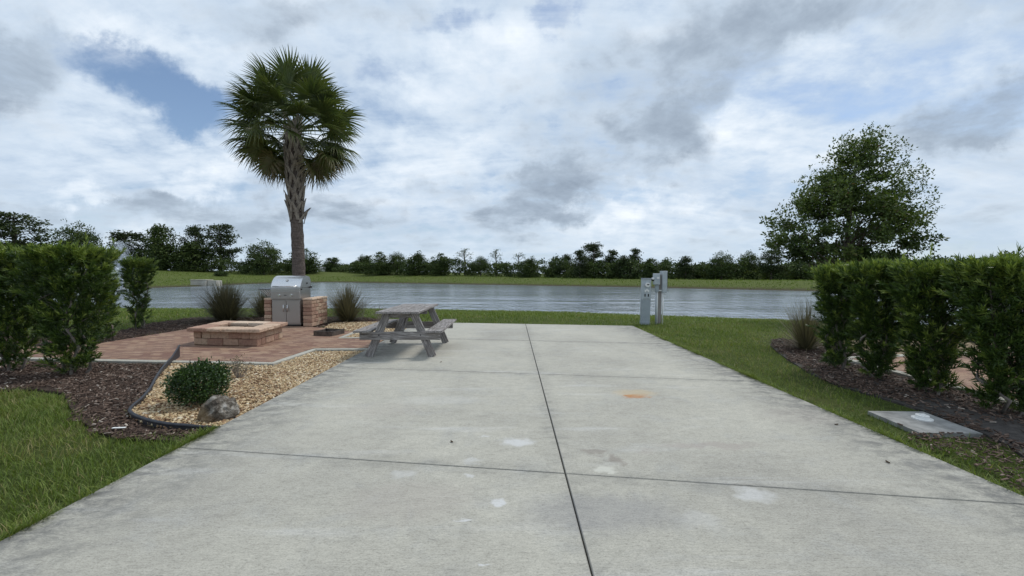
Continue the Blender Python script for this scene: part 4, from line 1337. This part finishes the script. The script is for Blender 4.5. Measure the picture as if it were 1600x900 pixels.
def make_pedestal():
    d = 12.3; x = (1010.5 - 801) / F * d
    root = thing('hookup_pedestal', 'grey power hookup pedestal with a round meter at the pad corner', 'power pedestal', (x, d, float(ground_z(x, d)) - .0), R(-4))
    root.rotation_euler[1] = R(1.2)
    b = MB(); b.box((0, .1, .36), (.25, .20, .82), None, .006); b.build('base', M_GREYPAINT, root)
    b = MB(); b.box((0, .1, .05), (.262, .212, .10), None, .006); b.build('plinth', M_GREYPAINT, root)
    b = MB(); b.box((0, .10, 1.075), (.255, .215, .62), None, .008); hd = b.build('housing', M_GREYPAINT2, root)
    b = MB(); b.disc((.01, -.008, 1.215), (0, -1, 0), .082, .022, 28); mt = b.build('meter', M_GREYPAINT2, root)
    b = MB(); b.disc((.01, -.03, 1.215), (0, -1, 0), .068, .05, 28); b.build('meter_glass', M_WHITEPL, mt)
    b = MB(); b.box((.018, -.082, 1.222), (.065, .004, .032), None, .001); b.build('meter_display', M_DARK, mt)
    b = MB(); b.box((0, -.012, .955), (.20, .02, .30), None, .004); cv = b.build('outlet_cover', M_GREYPAINT2, root)
    for px_, pz in ((-.045, 1.03), (.0, 1.06), (.045, 1.03)):
        b = MB(); b.box((px_, -.028, pz), (.042, .02, .07), None, .003); b.build('breaker', M_WHITEPL, cv)
    for px_ in (-.05, .05):
        b = MB(); b.box((px_, -.026, .90), (.034, .016, .085), None, .004); b.build('outlet', M_DARK, cv)
    b = MB(); b.box((0, .09, 1.40), (.275, .24, .022), None, .006); b.build('cap', M_GREYPAINT, root)


def make_post():
    d = 12.55; x = (1030.5 - 801) / F * d
    root = thing('utility_post', 'weathered wooden utility post carrying grey boxes and white conduit', 'utility post', (x, d, float(ground_z(x, d))))
    b = MB(); b.box((0, .0, .74), (.135, .10, 1.56), None, .005); b.build('post', M_POSTWOOD, root)
    b = MB(); b.box((-.105, -.085, 1.385), (.185, .13, .34), None, .006); bx = b.build('switch_box', M_GREYPAINT2, root)
    b = MB(); b.box((-.075, -.153, 1.42), (.075, .008, .06), None, .001); b.build('sticker', M_WHITEPL, bx)
    b = MB(); b.disc((-.20, -.12, 1.36), (-1, -.3, 0), .035, .06, 14); b.build('socket', M_DARK, bx)
    b = MB(); b.disc((-.235, -.13, 1.40), (0, -1, .1), .035, .05, 14); b.build('cable_clip', M_WHITEPL, bx)
    b = MB(); b.box((-.085, -.07, 1.10), (.10, .09, .215), None, .004); b.build('junction_box', M_GREYPAINT, root)
    b = MB(); b.box((.135, -.02, 1.30), (.15, .26, .66), None, .008); pb = b.build('panel_box', M_GREYPAINT2, root)
    b = MB(); b.box((.20, -.151, 1.30), (.006, .006, .60), None, .001); b.build('door_seam', M_DARK, pb)
    for xx, r, z1 in ((-.105, .026, 1.0), (-.068, .019, 1.0), (.095, .021, .98)):
        b = MB(); b.tube([(xx, -.075, -.05), (xx, -.075, z1)], r, 12); b.build('conduit', M_GREYPAINT2 if xx < -.09 else M_WHITEPL, root, True)
    b = MB(); b.box((.012, -.068, 1.03), (.17, .05, .04), None, .008); b.build('strap', M_WHITEPL, root)


make_pedestal(); make_post()

# ------------------------------------------------------------------ utility slab with cleanout cap
root = thing('utility_slab', 'flat grey concrete utility slab with a white cap in the grass', 'concrete slab', (0, 0, 0))
b = MB(); c = np.mean(SLAB, 0)
b.prism(SLAB, -.10, -.018); b.build('slab', simple('old_concrete', (.13, .13, .125), (.37, .365, .345), 5.5, .9, .003, detail=9), root)
pc = at(1441, 652)
b = MB(); b.disc((pc[0], pc[1], -.018), (0, 0, 1), .085, .012, 24); b.disc((pc[0], pc[1], -.006), (0, 0, 1), .055, .03, 20); b.box((pc[0], pc[1], .030), (.05, .02, .014), None, .003)
b.build('cleanout_cap', M_WHITEPL, root)

# ------------------------------------------------------------------ culvert headwall and fountain on the pond
def make_headwall():
    y = 66.0; x0, x1 = gp(304, y), gp(342, y)
    root = thing('culvert_headwall', 'pale grey concrete culvert headwall on the far pond bank', 'headwall', ((x0 + x1) / 2, y, -.62))
    w = x1 - x0
    b = MB(); b.box((-w * .18, 0, .45), (w * .62, 1.6, 1.15), None, .03); b.box((w * .32, .2, .42), (w * .36, 1.4, 1.08), None, .03); b.build('wall', M_CONC2, root)
    b = MB(); b.box((-w * .18, 0, 1.06), (w * .66, 1.75, .09), None, .02); b.build('cap', M_CONC2, root)
    b = MB(); b.disc((w * .32, -.50, .40), (0, -1, 0), .26, .06, 24); b.build('pipe', M_CONC2, root)


make_headwall()


def make_fountain():
    y = 46.0; x = gp(191, y)
    root = thing('pond_fountain', 'white water spray of a pond fountain behind the left hedge', 'fountain', (x, y, ZW))
    n = 9000; hgt = 5.7
    th = rng.random(n); a = rng.uniform(0, 6.283, n)
    up = rng.random(n) < .45
    h = hgt * np.where(up, th, 1 - th ** 2 * .95) * rng.uniform(.6, 1, n)
    r = np.where(up, .10 + .25 * th, .25 + 1.15 * np.sqrt(th)) * np.abs(rng.normal(.6, .35, n))
    P = np.column_stack([np.cos(a) * r, np.sin(a) * r, h])
    M = basis(rand_dir(n)) * rng.uniform(.010, .028, n)[:, None, None]
    k = NT('water_drops'); k.bsdf((.82, .85, .88), .25, None, 0, .5, (.8, .84, .88), .5)
    link('spray', scatter(ICO, ICOF, P, M, np.full(n, .5), name='spray'), k.m, root)
    b = MB(); b.disc((0, 0, -.1), (0, 0, 1), .5, .2, 20); b.disc((0, 0, .1), (0, 0, 1), .08, .15, 12); b.build('float', M_DARK, root)


make_fountain()

# ------------------------------------------------------------------ far trees
M_PINE = leaf_mat('pine_foliage', [(0, (0.022, 0.034, 0.016)), (0.5, (0.050, 0.071, 0.027)), (1, (0.105, 0.128, 0.050))], .6, .15, 1.1, .2)
M_WOOD_L = leaf_mat('broadleaf_foliage', [(0, (0.026, 0.044, 0.016)), (0.5, (0.064, 0.095, 0.028)), (1, (0.150, 0.185, 0.055))], .6, .18, 1.1, .2)


def tree_mesh(kind, seed):
    """unit-height tree: returns (trunk mesh, crown mesh)"""
    global rng
    keep = rng; rng = np.random.default_rng(seed)
    tb = MB(); C, S = [], []
    if kind == 'pine':              # open crown of flat clumps on a tall bare trunk
        tr = np.array([(0, 0, -.03), (.01, 0, .35), (-.01, .01, .65), (.01, 0, .95)]); tb.tube(tr, [.026, .02, .015, .005], 7)
        for i in range(44):
            h = rng.uniform(.30, .97); rr = np.interp(h, [.30, .5, .72, .9, 1], [.16, .27, .27, .19, .07]); a = rng.uniform(0, 6.28)
            f = rng.uniform(.25, 1); c = np.array([math.cos(a) * rr * f, math.sin(a) * rr * f, h])
            branch_tube(tb, (0, 0, h - .06), c, .007, .003, 0, 3, 4)
            for q in range(4): C.append(c + rng.normal(0, .04, 3) * (1, 1, .5)); S.append(rng.uniform(.045, .085))
        per, sz = 30, .030
    elif kind == 'dense':
        tb.tube([(0, 0, -.03), (0, 0, .4), (.02, 0, .85)], [.03, .022, .006], 7)
        heads = [(0, 0, 1.0, .17)] + [(rng.uniform(-.22, .22), rng.uniform(-.22, .22), rng.uniform(.5, .92), rng.uniform(.12, .19)) for _ in range(5)]
        for hx, hy, ht, hr in heads:
            for i in range(46):
                h = rng.uniform(.03, 1); rr = hr * np.interp(h, [0, .3, .6, .85, 1], [.9, 1.1, .95, .6, .12]) * math.sqrt(rng.random()) * (1 + .3 * math.sin(h * 17 + hx * 40))
                a = rng.uniform(0, 6.28); C.append((hx + math.cos(a) * rr, hy + math.sin(a) * rr, h * ht * .97)); S.append(rng.uniform(.055, .10))
        per, sz = 28, .034
    elif kind == 'round':           # broad domed crown with a few sky gaps
        tb.tube([(0, 0, -.03), (0, 0, .35), (.02, 0, .6)], [.035, .026, .01], 7)
        for i in range(150):
            a = rng.uniform(0, 6.28); e = math.asin(rng.uniform(-.55, 1)); f = rng.uniform(.45, 1)
            c = np.array([math.cos(a) * math.cos(e) * .52 * f, math.sin(a) * math.cos(e) * .52 * f, .52 + math.sin(e) * .44 * f])
            if i % 2 == 0: branch_tube(tb, (0, 0, .33), c, .012, .003, .05, 4, 4)
            C.append(c); S.append(rng.uniform(.09, .15))
        per, sz = 36, .038
    elif kind == 'slim':            # narrow cedar
        tb.tube([(0, 0, -.03), (0, 0, .95)], [.022, .004], 6)
        for i in range(120):
            h = rng.uniform(.03, 1.0); rr = np.interp(h, [.05, .3, .7, 1], [.17, .19, .14, .03]); a = rng.uniform(0, 6.28); f = math.sqrt(rng.random())
            C.append((math.cos(a) * rr * f, math.sin(a) * rr * f, h)); S.append(rng.uniform(.06, .10))
        per, sz = 34, .034
    else:                           # sparse, see-through crown
        tr = [(0, 0, -.03), (.02, 0, .5), (-.02, 0, .8), (0, 0, .95)]; tb.tube(tr, [.02, .014, .009, .004], 6)
        for i in range(22):
            h = rng.uniform(.42, .98); a = rng.uniform(0, 6.28); rr = np.interp(h, [.4, .7, 1], [.16, .22, .1]) * rng.uniform(.4, 1)
            c = np.array([math.cos(a) * rr, math.sin(a) * rr, h]); branch_tube(tb, (0, 0, h - .12), c, .006, .002, 0, 3, 4)
            C.append(c); S.append(rng.uniform(.04, .08))
        per, sz = 26, .024
    C, S = np.array(C), np.array(S)
    A = cluster_leaves(C, S, per, sz, .3, .7, .6, rng.normal(.42, .14, len(C)), .16)
    cm = scatter(*LEAF, *A, name=kind + '_crown'); tm = tb.mesh(kind + '_trunk', True)
    rng = keep
    cm.materials.append(M_PINE if kind in ('pine', 'slim') else M_WOOD_L); tm.materials.append(M_BARK)
    return tm, cm


TREES = {k_: [tree_mesh(k_, s) for s in ss] for k_, ss in (('pine', (1, 2, 3)), ('dense', (4, 5, 6)), ('round', (7, 8)), ('slim', (9, 10)), ('sparse', (11, 12)))}


def depth_at(px): return float(np.interp(px, [-100, 235, 400, 470, 500, 560, 700, 880, 1000, 1280, 1600], [92, 100, 104, 110, 125, 118, 100, 84, 76, 66, 58]))


NAMES = {'pine': 'pine_tree', 'dense': 'leafy_tree', 'round': 'oak_tree', 'slim': 'cedar_tree', 'sparse': 'thin_tree'}
tcount = 0
def far_tree(kind, px, top, wpx, label, dd=0.0):
    global tcount
    d = depth_at(px) + dd; x = gp(px, d); z = float(ground_z(x, d)) - .15
    hgt = (1.5 + (427 - top) * d / F - z) * (1.08 if px > 500 else 1.0)
    nat = {'pine': .54, 'dense': .66, 'round': 1.08, 'slim': .38, 'sparse': .44}[kind]
    s = wpx * d / F / (hgt * nat) * (.80 if px < 500 else .95)
    v = TREES[kind][tcount % len(TREES[kind])]; tcount += 1
    root = thing(NAMES[kind], label, 'tree', (x, d, z), rng.uniform(0, 6.28), 'trees along the far side of the pond')
    root.scale = (hgt * s, hgt * s, hgt)
    link('trunk', v[0], None, root); link('crown', v[1], None, root)


FT = [('pine', 26, 332, 90, 'tall spreading pine at the far left above the hedge'),
      ('round', 125, 347, 70, 'flat topped tree behind the large left hedge shrubs'),
      ('pine', 198, 362, 70, 'pine crown seen through the fountain spray'),
      ('dense', 252, 349, 66, 'tallest dense dark tree of the left wood'),
      ('dense', 292, 372, 70, 'broad dark tree in the middle of the left wood'),
      ('pine', 308, 353, 38, 'slender pine standing above the left wood'),
      ('pine', 347, 350, 58, 'open crowned pine with a bare trunk right of the left wood'),
      ('round', 414, 376, 64, 'domed tree with sky gaps left of the palm trunk'),
      ('dense', 476, 388, 60, 'dark tree directly behind the palm trunk'),
      ('dense', 525, 403, 30, 'small dark tree alone right of the palm trunk'),
      ('dense', 567, 400, 34, 'rounded tree at the left end of the long treeline'),
      ('dense', 594, 396, 40, 'dark tree above the grass clump right of the grill'),
      ('round', 622, 396, 34, 'dome shaped tree above the left table edge'),
      ('dense', 655, 395, 44, 'wide dark tree above the picnic table'),
      ('dense', 690, 398, 36, 'dark tree right of the one above the picnic table'),
      ('sparse', 727, 392, 34, 'light airy tree right of the picnic table'),
      ('round', 752, 402, 30, 'pale round tree beside the bare thin one'),
      ('sparse', 776, 393, 26, 'nearly bare thin tree poking above the treeline'),
      ('sparse', 811, 396, 24, 'thin feathery tree left of the pad joint'),
      ('dense', 832, 403, 36, 'low bushy tree above the pad joint'),
      ('dense', 868, 407, 36, 'low dark tree right of the pad joint'),
      ('slim', 886, 401, 24, 'narrow tree left of the tall round topped pine'),
      ('slim', 907, 396, 26, 'pointed tree touching the tall round topped pine'),
      ('pine', 928, 384, 40, 'tall round topped pine, highest of the middle treeline'),
      ('slim', 957, 396, 26, 'cedar just right of the tall round topped pine'),
      ('slim', 975, 403, 24, 'short cedar between two taller ones left of the pedestal'),
      ('slim', 993, 394, 24, 'tall narrow cedar left of the power pedestal'),
      ('dense', 1018, 405, 28, 'dark tree directly behind the power pedestal'),
      ('dense', 1041, 405, 26, 'dark tree directly behind the utility post'),
      ('slim', 1072, 404, 26, 'stout dark cedar right of the utility post'),
      ('dense', 1098, 414, 34, 'low bushy tree between the cedar and the airy oak'),
      ('round', 1128, 396, 40, 'airy oak midway between utility post and big oak'),
      ('round', 1171, 395, 34, 'dark oak left of the big oak behind the hedge'),
      ('pine', 1206, 394, 40, 'dark pine touching the big oak crown on the left'),
      ('dense', 1248, 402, 44, 'dark tree under the left side of the big oak crown')]
for q in FT: far_tree(*q, dd=rng.uniform(-2, 4))


def woods():
    """undergrowth and the solid mass of wood behind the separate trees"""
    C, S, tc = [], [], []
    for i in range(4300):
        px = rng.uniform(-60, 1640)
        if 478 < px < 512: continue
        d = depth_at(px) + abs(rng.normal(0, 7)) - 1.5
        top = np.interp(px, [-60, 60, 235, 330, 370, 470, 520, 560, 700, 830, 900, 1000, 1090, 1280, 1640], [392, 396, 392, 400, 411, 410, 418, 409, 408, 411, 409, 409, 415, 411, 404])
        top += 6 * (px > 520) + 2 - 13 * float(vnoise(px, 0.0, .045, 3)) ** 1.5 * (px > 520) - 6 * float(vnoise(px, 0.0, .16, 9))
        x = gp(px, d); z0 = float(ground_z(x, d)); hm = 1.5 + (427 - top) * d / F - z0
        h = z0 + hm * (rng.random() ** .8) ; C.append((x, d, h)); S.append(rng.uniform(.4, .85)); tc.append(np.clip(.40 + .35 * (vnoise(px, d, .09, 5) - .5) + rng.normal(0, .12), 0, 1))
    C, S, tc = np.array(C), np.array(S), np.array(tc)
    A = cluster_leaves(C, S, 34, .34, .3, .7, .7, tc, .15)
    stuff('thicket', scatter(*LEAF, *A, name='thicket'), M_WOOD_L, 'dark green thicket and undergrowth filling the treeline across the pond', 'woods')


woods()
# lone dark bush in front of the left wood
d = 92.0; x = gp(347, d)
root = thing('dark_bush', 'lone dark rounded bush on the bank in front of the left wood', 'bush', (x, d, float(ground_z(x, d)) - .1))
Cb = rand_dir(60) * np.array([1.35, 1.2, .95]) * rng.uniform(.4, 1, (60, 1)); Cb[:, 2] = np.abs(Cb[:, 2]) + .3
link('foliage', scatter(*LEAF, *cluster_leaves(Cb, np.full(60, .4), 34, .2, .3, .7, .7, rng.normal(.35, .1, 60)), name='bush_foliage'), M_WOOD_L, root)
b = MB(); b.tube([(0, 0, -.1), (0, 0, .8)], [.1, .05], 6); b.build('stem', M_BARK, root)

# tiny white house in the gap far beyond
root = thing('white_house', 'tiny white house far away in the gap right of the palm', 'house', (gp(505, 290), 290, 1.4))
b = MB(); b.box((0, 0, 1.2), (6, 5, 3.4), None, .02); b.build('wall', M_WHITEPL, root)
b = MB(); b.add([(-3.3, -2.8, 2.9), (3.3, -2.8, 2.9), (3.3, 2.8, 2.9), (-3.3, 2.8, 2.9), (-3.3, 0, 4.6), (3.3, 0, 4.6)], [(0, 1, 5, 4), (2, 3, 4, 5), (0, 4, 3), (1, 2, 5), (3, 2, 1, 0)]); b.build('roof', simple('roof_grey', (.2, .2, .2), (.3, .3, .3), 4), root)
C, S = [], []
for i in range(500):
    px = rng.uniform(380, 640); d = rng.uniform(300, 340); C.append((gp(px, d), d, rng.uniform(1, 8))); S.append(1.6)
stuff('distant_woods', scatter(*LEAF, *cluster_leaves(np.array(C), np.array(S), 30, 1.0, .3, .7, .7, None), name='distant_woods'), M_WOOD_L, 'distant line of trees in the gap right of the palm', 'woods')

# ------------------------------------------------------------------ small litter on the slab
M_LEAFL = simple('dead_leaf', (.05, .035, .02), (.12, .08, .045), 40, .9)
for px, py, lab in ((706, 691, 'dark curled dead leaf on the slab left of the centre joint'), (1307, 664, 'small dead leaf on the slab near the right edge'),
                    (1387, 723, 'small dark dead leaf in the lower right of the slab'), (689, 566, 'tiny dead leaf on the slab near the table leg')):
    p = at(px, py)
    b = MB(); t = np.linspace(-1, 1, 7); V, fs = [], []
    for i, u in enumerate(t):
        w = .010 * (1 - u * u) + .0008
        V += [(u * .02, -w, .004 + .008 * abs(u)), (u * .02, 0, .0025), (u * .02, w, .006 + .006 * abs(u))]
    for i in range(6): fs += [[i * 3, i * 3 + 3, i * 3 + 4, i * 3 + 1], [i * 3 + 1, i * 3 + 4, i * 3 + 5, i * 3 + 2]]
    b.add(V, fs); o = b.build('dead_leaf', M_LEAFL, None, False, (p[0], p[1], .001)); o.rotation_euler = (0, 0, px); tag(o, lab, 'leaf')
p = at(186, 667)
b = MB(); b.box((0, 0, 0), (.11, .025, .006), None, .002); o = b.build('wood_splinter', M_WHITEPL, None, False, (p[0], p[1], -.008)); o.rotation_euler = (0, .05, .25); tag(o, 'white splinter lying on the dark mulch', 'splinter')

# ------------------------------------------------------------------ sky and light
SUN = Vector((.62, .42, 0)).normalized(); EL = R(57)
def make_world():
    w = bpy.data.worlds.new('World'); sc.world = w; w.use_nodes = True
    k = NT.__new__(NT); k.t = w.node_tree; k.N = k.t.nodes; k.N.clear()
    out = k.N.new('ShaderNodeOutputWorld')
    sky = k.n('TexSky', sky_type='NISHITA', sun_disc=False, sun_elevation=EL, sun_rotation=math.atan2(SUN.x, SUN.y), dust_density=0.6, ozone_density=1.5)
    D = k.n('TexCoord').outputs['Generated']
    s = k.n('SeparateXYZ'); k.l(D, s.inputs[0]); dx, dy, dz = s.outputs
    zc = k.math('MAXIMUM', dz, 0.0)
    den = k.math('ADD', zc, 0.30)
    u, v = k.math('DIVIDE', dx, den), k.math('DIVIDE', dy, den)
    cv = k.n('CombineXYZ'); k.l(u, cv.inputs[0]); k.l(v, cv.inputs[1]); P = cv.outputs[0]
    n1 = k.noise(P, 1.1, 9, .56, .3); n2 = k.noise(P, 3.0, 10, .60, .3); n3 = k.noise(P, 8.5, 8, .62, .2)
    mpv = k.n('Mapping'); mpv.inputs['Location'].default_value = (4.3, 7.7, 1); mpv.inputs['Rotation'].default_value = (0, 0, R(28)); mpv.inputs['Scale'].default_value = (.45, 1.6, 1); k.l(P, mpv.inputs['Vector'])
    cir = k.noise(mpv.outputs[0], 1.5, 9, .62, .5)
    # named cloud masses, as directions in the sky (tangent of azimuth, tangent of elevation)
    ydiv = k.math('MAXIMUM', dy, 0.05)
    tu, tv = k.math('DIVIDE', dx, ydiv), k.math('DIVIDE', dz, ydiv)
    wa = k.n('CombineXYZ'); k.l(tu, wa.inputs[0]); k.l(tv, wa.inputs[1])
    nz = k.n('TexNoise', i_Scale=4.2, i_Detail=8.0, i_Roughness=.6); k.l(wa.outputs[0], nz.inputs['Vector'])
    vs = k.n('VectorMath', operation='SUBTRACT'); k.l(nz.outputs['Color'], vs.inputs[0]); vs.inputs[1].default_value = (.5, .5, .5)
    ss = k.n('VectorMath', operation='SCALE'); k.l(vs.outputs[0], ss.inputs[0]); ss.inputs['Scale'].default_value = .30
    va = k.n('VectorMath', operation='ADD'); k.l(wa.outputs[0], va.inputs[0]); k.l(ss.outputs[0], va.inputs[1])
    front = k.maprange(dy, .05, .25)

    def blob(px, py, a, b, ang, r0=.3, r1=1.3):
        mp = k.n('Mapping', vector_type='TEXTURE'); k.l(va.outputs[0], mp.inputs['Vector'])
        mp.inputs['Location'].default_value = ((px - 800) / F, (427 - py) / F, 0); mp.inputs['Rotation'].default_value = (0, 0, R(ang)); mp.inputs['Scale'].default_value = (a / F, b / F, 1)
        mp2 = k.n('VectorMath', operation='MULTIPLY'); k.l(mp.outputs[0], mp2.inputs[0]); mp2.inputs[1].default_value = (1, 1, 0)
        ln = k.n('VectorMath', operation='LENGTH'); k.l(mp2.outputs[0], ln.inputs[0])
        return k.math('MULTIPLY', k.maprange(ln.outputs['Value'], r0, r1, 1, 0), front)

    def total(lst):
        acc = None
        for wgt, *q in lst:
            t = k.math('MULTIPLY', blob(*q), wgt); acc = t if acc is None else k.math('ADD', acc, t)
        return acc
    holes = total([(1.0, 235, 125, 165, 50, -22), (.5, 330, 160, 70, 45, -35), (.55, 715, 50, 70, 28, -20), (.75, 860, 25, 55, 32, 30), (.4, 600, 105, 55, 30, 0), (.3, 1130, 195, 30, 14, 0)])
    dark = total([(1.0, 970, 245, 270, 75, 24), (.55, 840, 305, 110, 42, 8), (.35, 1085, 185, 150, 60, 30), (1.5, 1530, 175, 200, 65, 16), (1.1, 20, 95, 130, 80, 0), (1.1, 270, 330, 280, 45, 3), (.75, 1080, 90, 340, 85, 14), (.35, 620, 330, 170, 40, 0), (.6, 500, 20, 250, 40, 0), (.7, 1380, 50, 260, 75, 10)])
    white = total([(1.0, 140, 298, 62, 20, 6), (.9, 318, 276, 62, 22, 8), (.6, 1160, 195, 55, 34, 25), (.6, 815, 110, 85, 75, 50), (.6, 660, 130, 110, 60, 0), (.5, 1250, 130, 140, 40, 25), (.5, 250, 60, 160, 28, -10), (.5, 980, 330, 150, 22, 10), (.45, 1490, 80, 90, 30, 20), (.5, 690, 250, 120, 60, 10), (.4, 1040, 330, 160, 18, 0)])
    # coverage
    def dev(f, g): return k.math('MULTIPLY', k.math('SUBTRACT', f, .5), g)
    cov = k.math('ADD', .80, k.math('ADD', dev(n1, .9), dev(n2, .9)))
    cov = k.math('ADD', cov, k.math('ADD', dev(cir, 1.3), dev(n3, .5)))
    cov = k.math('ADD', k.math('SUBTRACT', cov, k.math('MULTIPLY', holes, .60)), k.math('MULTIPLY', white, .12))
    cov = k.maprange(cov, .08, .78)
    # a bright high veil, and a lower grey deck with definite edges in front of it
    vb = k.math('ADD', .60, k.math('ADD', dev(cir, .75), dev(n2, .55)))
    vb = k.math('ADD', vb, k.math('ADD', dev(n3, .45), k.math('MULTIPLY', white, .17)))
    veil = k.ramp(vb, [(.26, (.22, .31, .46)), (.44, (.355, .445, .565)), (.62, (.495, .575, .67)), (.86, (.70, .745, .79))])
    ld = k.math('ADD', k.math('ADD', .40, dev(n1, .75)), k.math('ADD', dev(n2, .55), dev(n3, .20)))
    ld = k.math('SUBTRACT', k.math('ADD', ld, k.math('MULTIPLY', dark, .205)), k.math('MULTIPLY', white, .16))
    core = k.math('ADD', ld, k.math('ADD', dev(n2, .35), dev(n3, .25)))
    low_c = k.ramp(core, [(.40, (.435, .515, .605)), (.58, (.315, .38, .46)), (.84, (.205, .255, .325))])
    cc = k.mix(k.maprange(ld, .36, .66, 0, .95), veil, low_c)
    # paler blue veil low over the horizon
    low = k.maprange(dz, .0, .16, .75, 0.0)
    cc = k.mix(k.math('MULTIPLY', low, .7), cc, (.43, .525, .61))
    bg1 = k.n('Background', i_Strength=.095); k.l(sky.outputs[0], bg1.inputs[0])
    bg2 = k.n('Background', i_Strength=1.0); k.l(cc, bg2.inputs[0])
    cov = k.math('MAXIMUM', cov, k.maprange(dz, .05, .25, .85, 0))
    mx = k.n('MixShader'); k.l(cov, mx.inputs[0]); k.l(bg1.outputs[0], mx.inputs[1]); k.l(bg2.outputs[0], mx.inputs[2])
    k.l(mx.outputs[0], out.inputs['Surface'])
    try:
        w.cycles.sampling_method = 'MANUAL'; w.cycles.sample_map_resolution = 512
    except Exception: pass


make_world()
L = bpy.data.lights.new('sun', 'SUN'); L.energy = 1.5; L.angle = R(12); L.color = (1, .965, .91)
so = bpy.data.objects.new('sun', L); COL.objects.link(so)
dirv = Vector((SUN.x * math.cos(EL), SUN.y * math.cos(EL), math.sin(EL)))
so.rotation_euler = dirv.to_track_quat('Z', 'Y').to_euler(); so.location = (0, 0, 30)

cam = bpy.data.cameras.new('camera'); cam.lens = 36 * F / 1600; cam.sensor_width = 36; cam.clip_start = .05; cam.clip_end = 6000
co = bpy.data.objects.new('camera', cam); COL.objects.link(co); co.location = (0, 0, H); co.rotation_euler = (math.pi / 2 - PITCH, 0, 0)
sc.camera = co
vs = sc.view_settings; vs.view_transform = 'Standard'; vs.look = 'None'; vs.gamma = 1; vs.exposure = 0.44
try: vs.use_curve_mapping = False
except Exception: pass
sc.cycles.use_denoising = True
try: sc.cycles.denoiser = 'OPENIMAGEDENOISE'
except Exception: pass
sc.cycles.max_bounces = 6; sc.cycles.transparent_max_bounces = 4
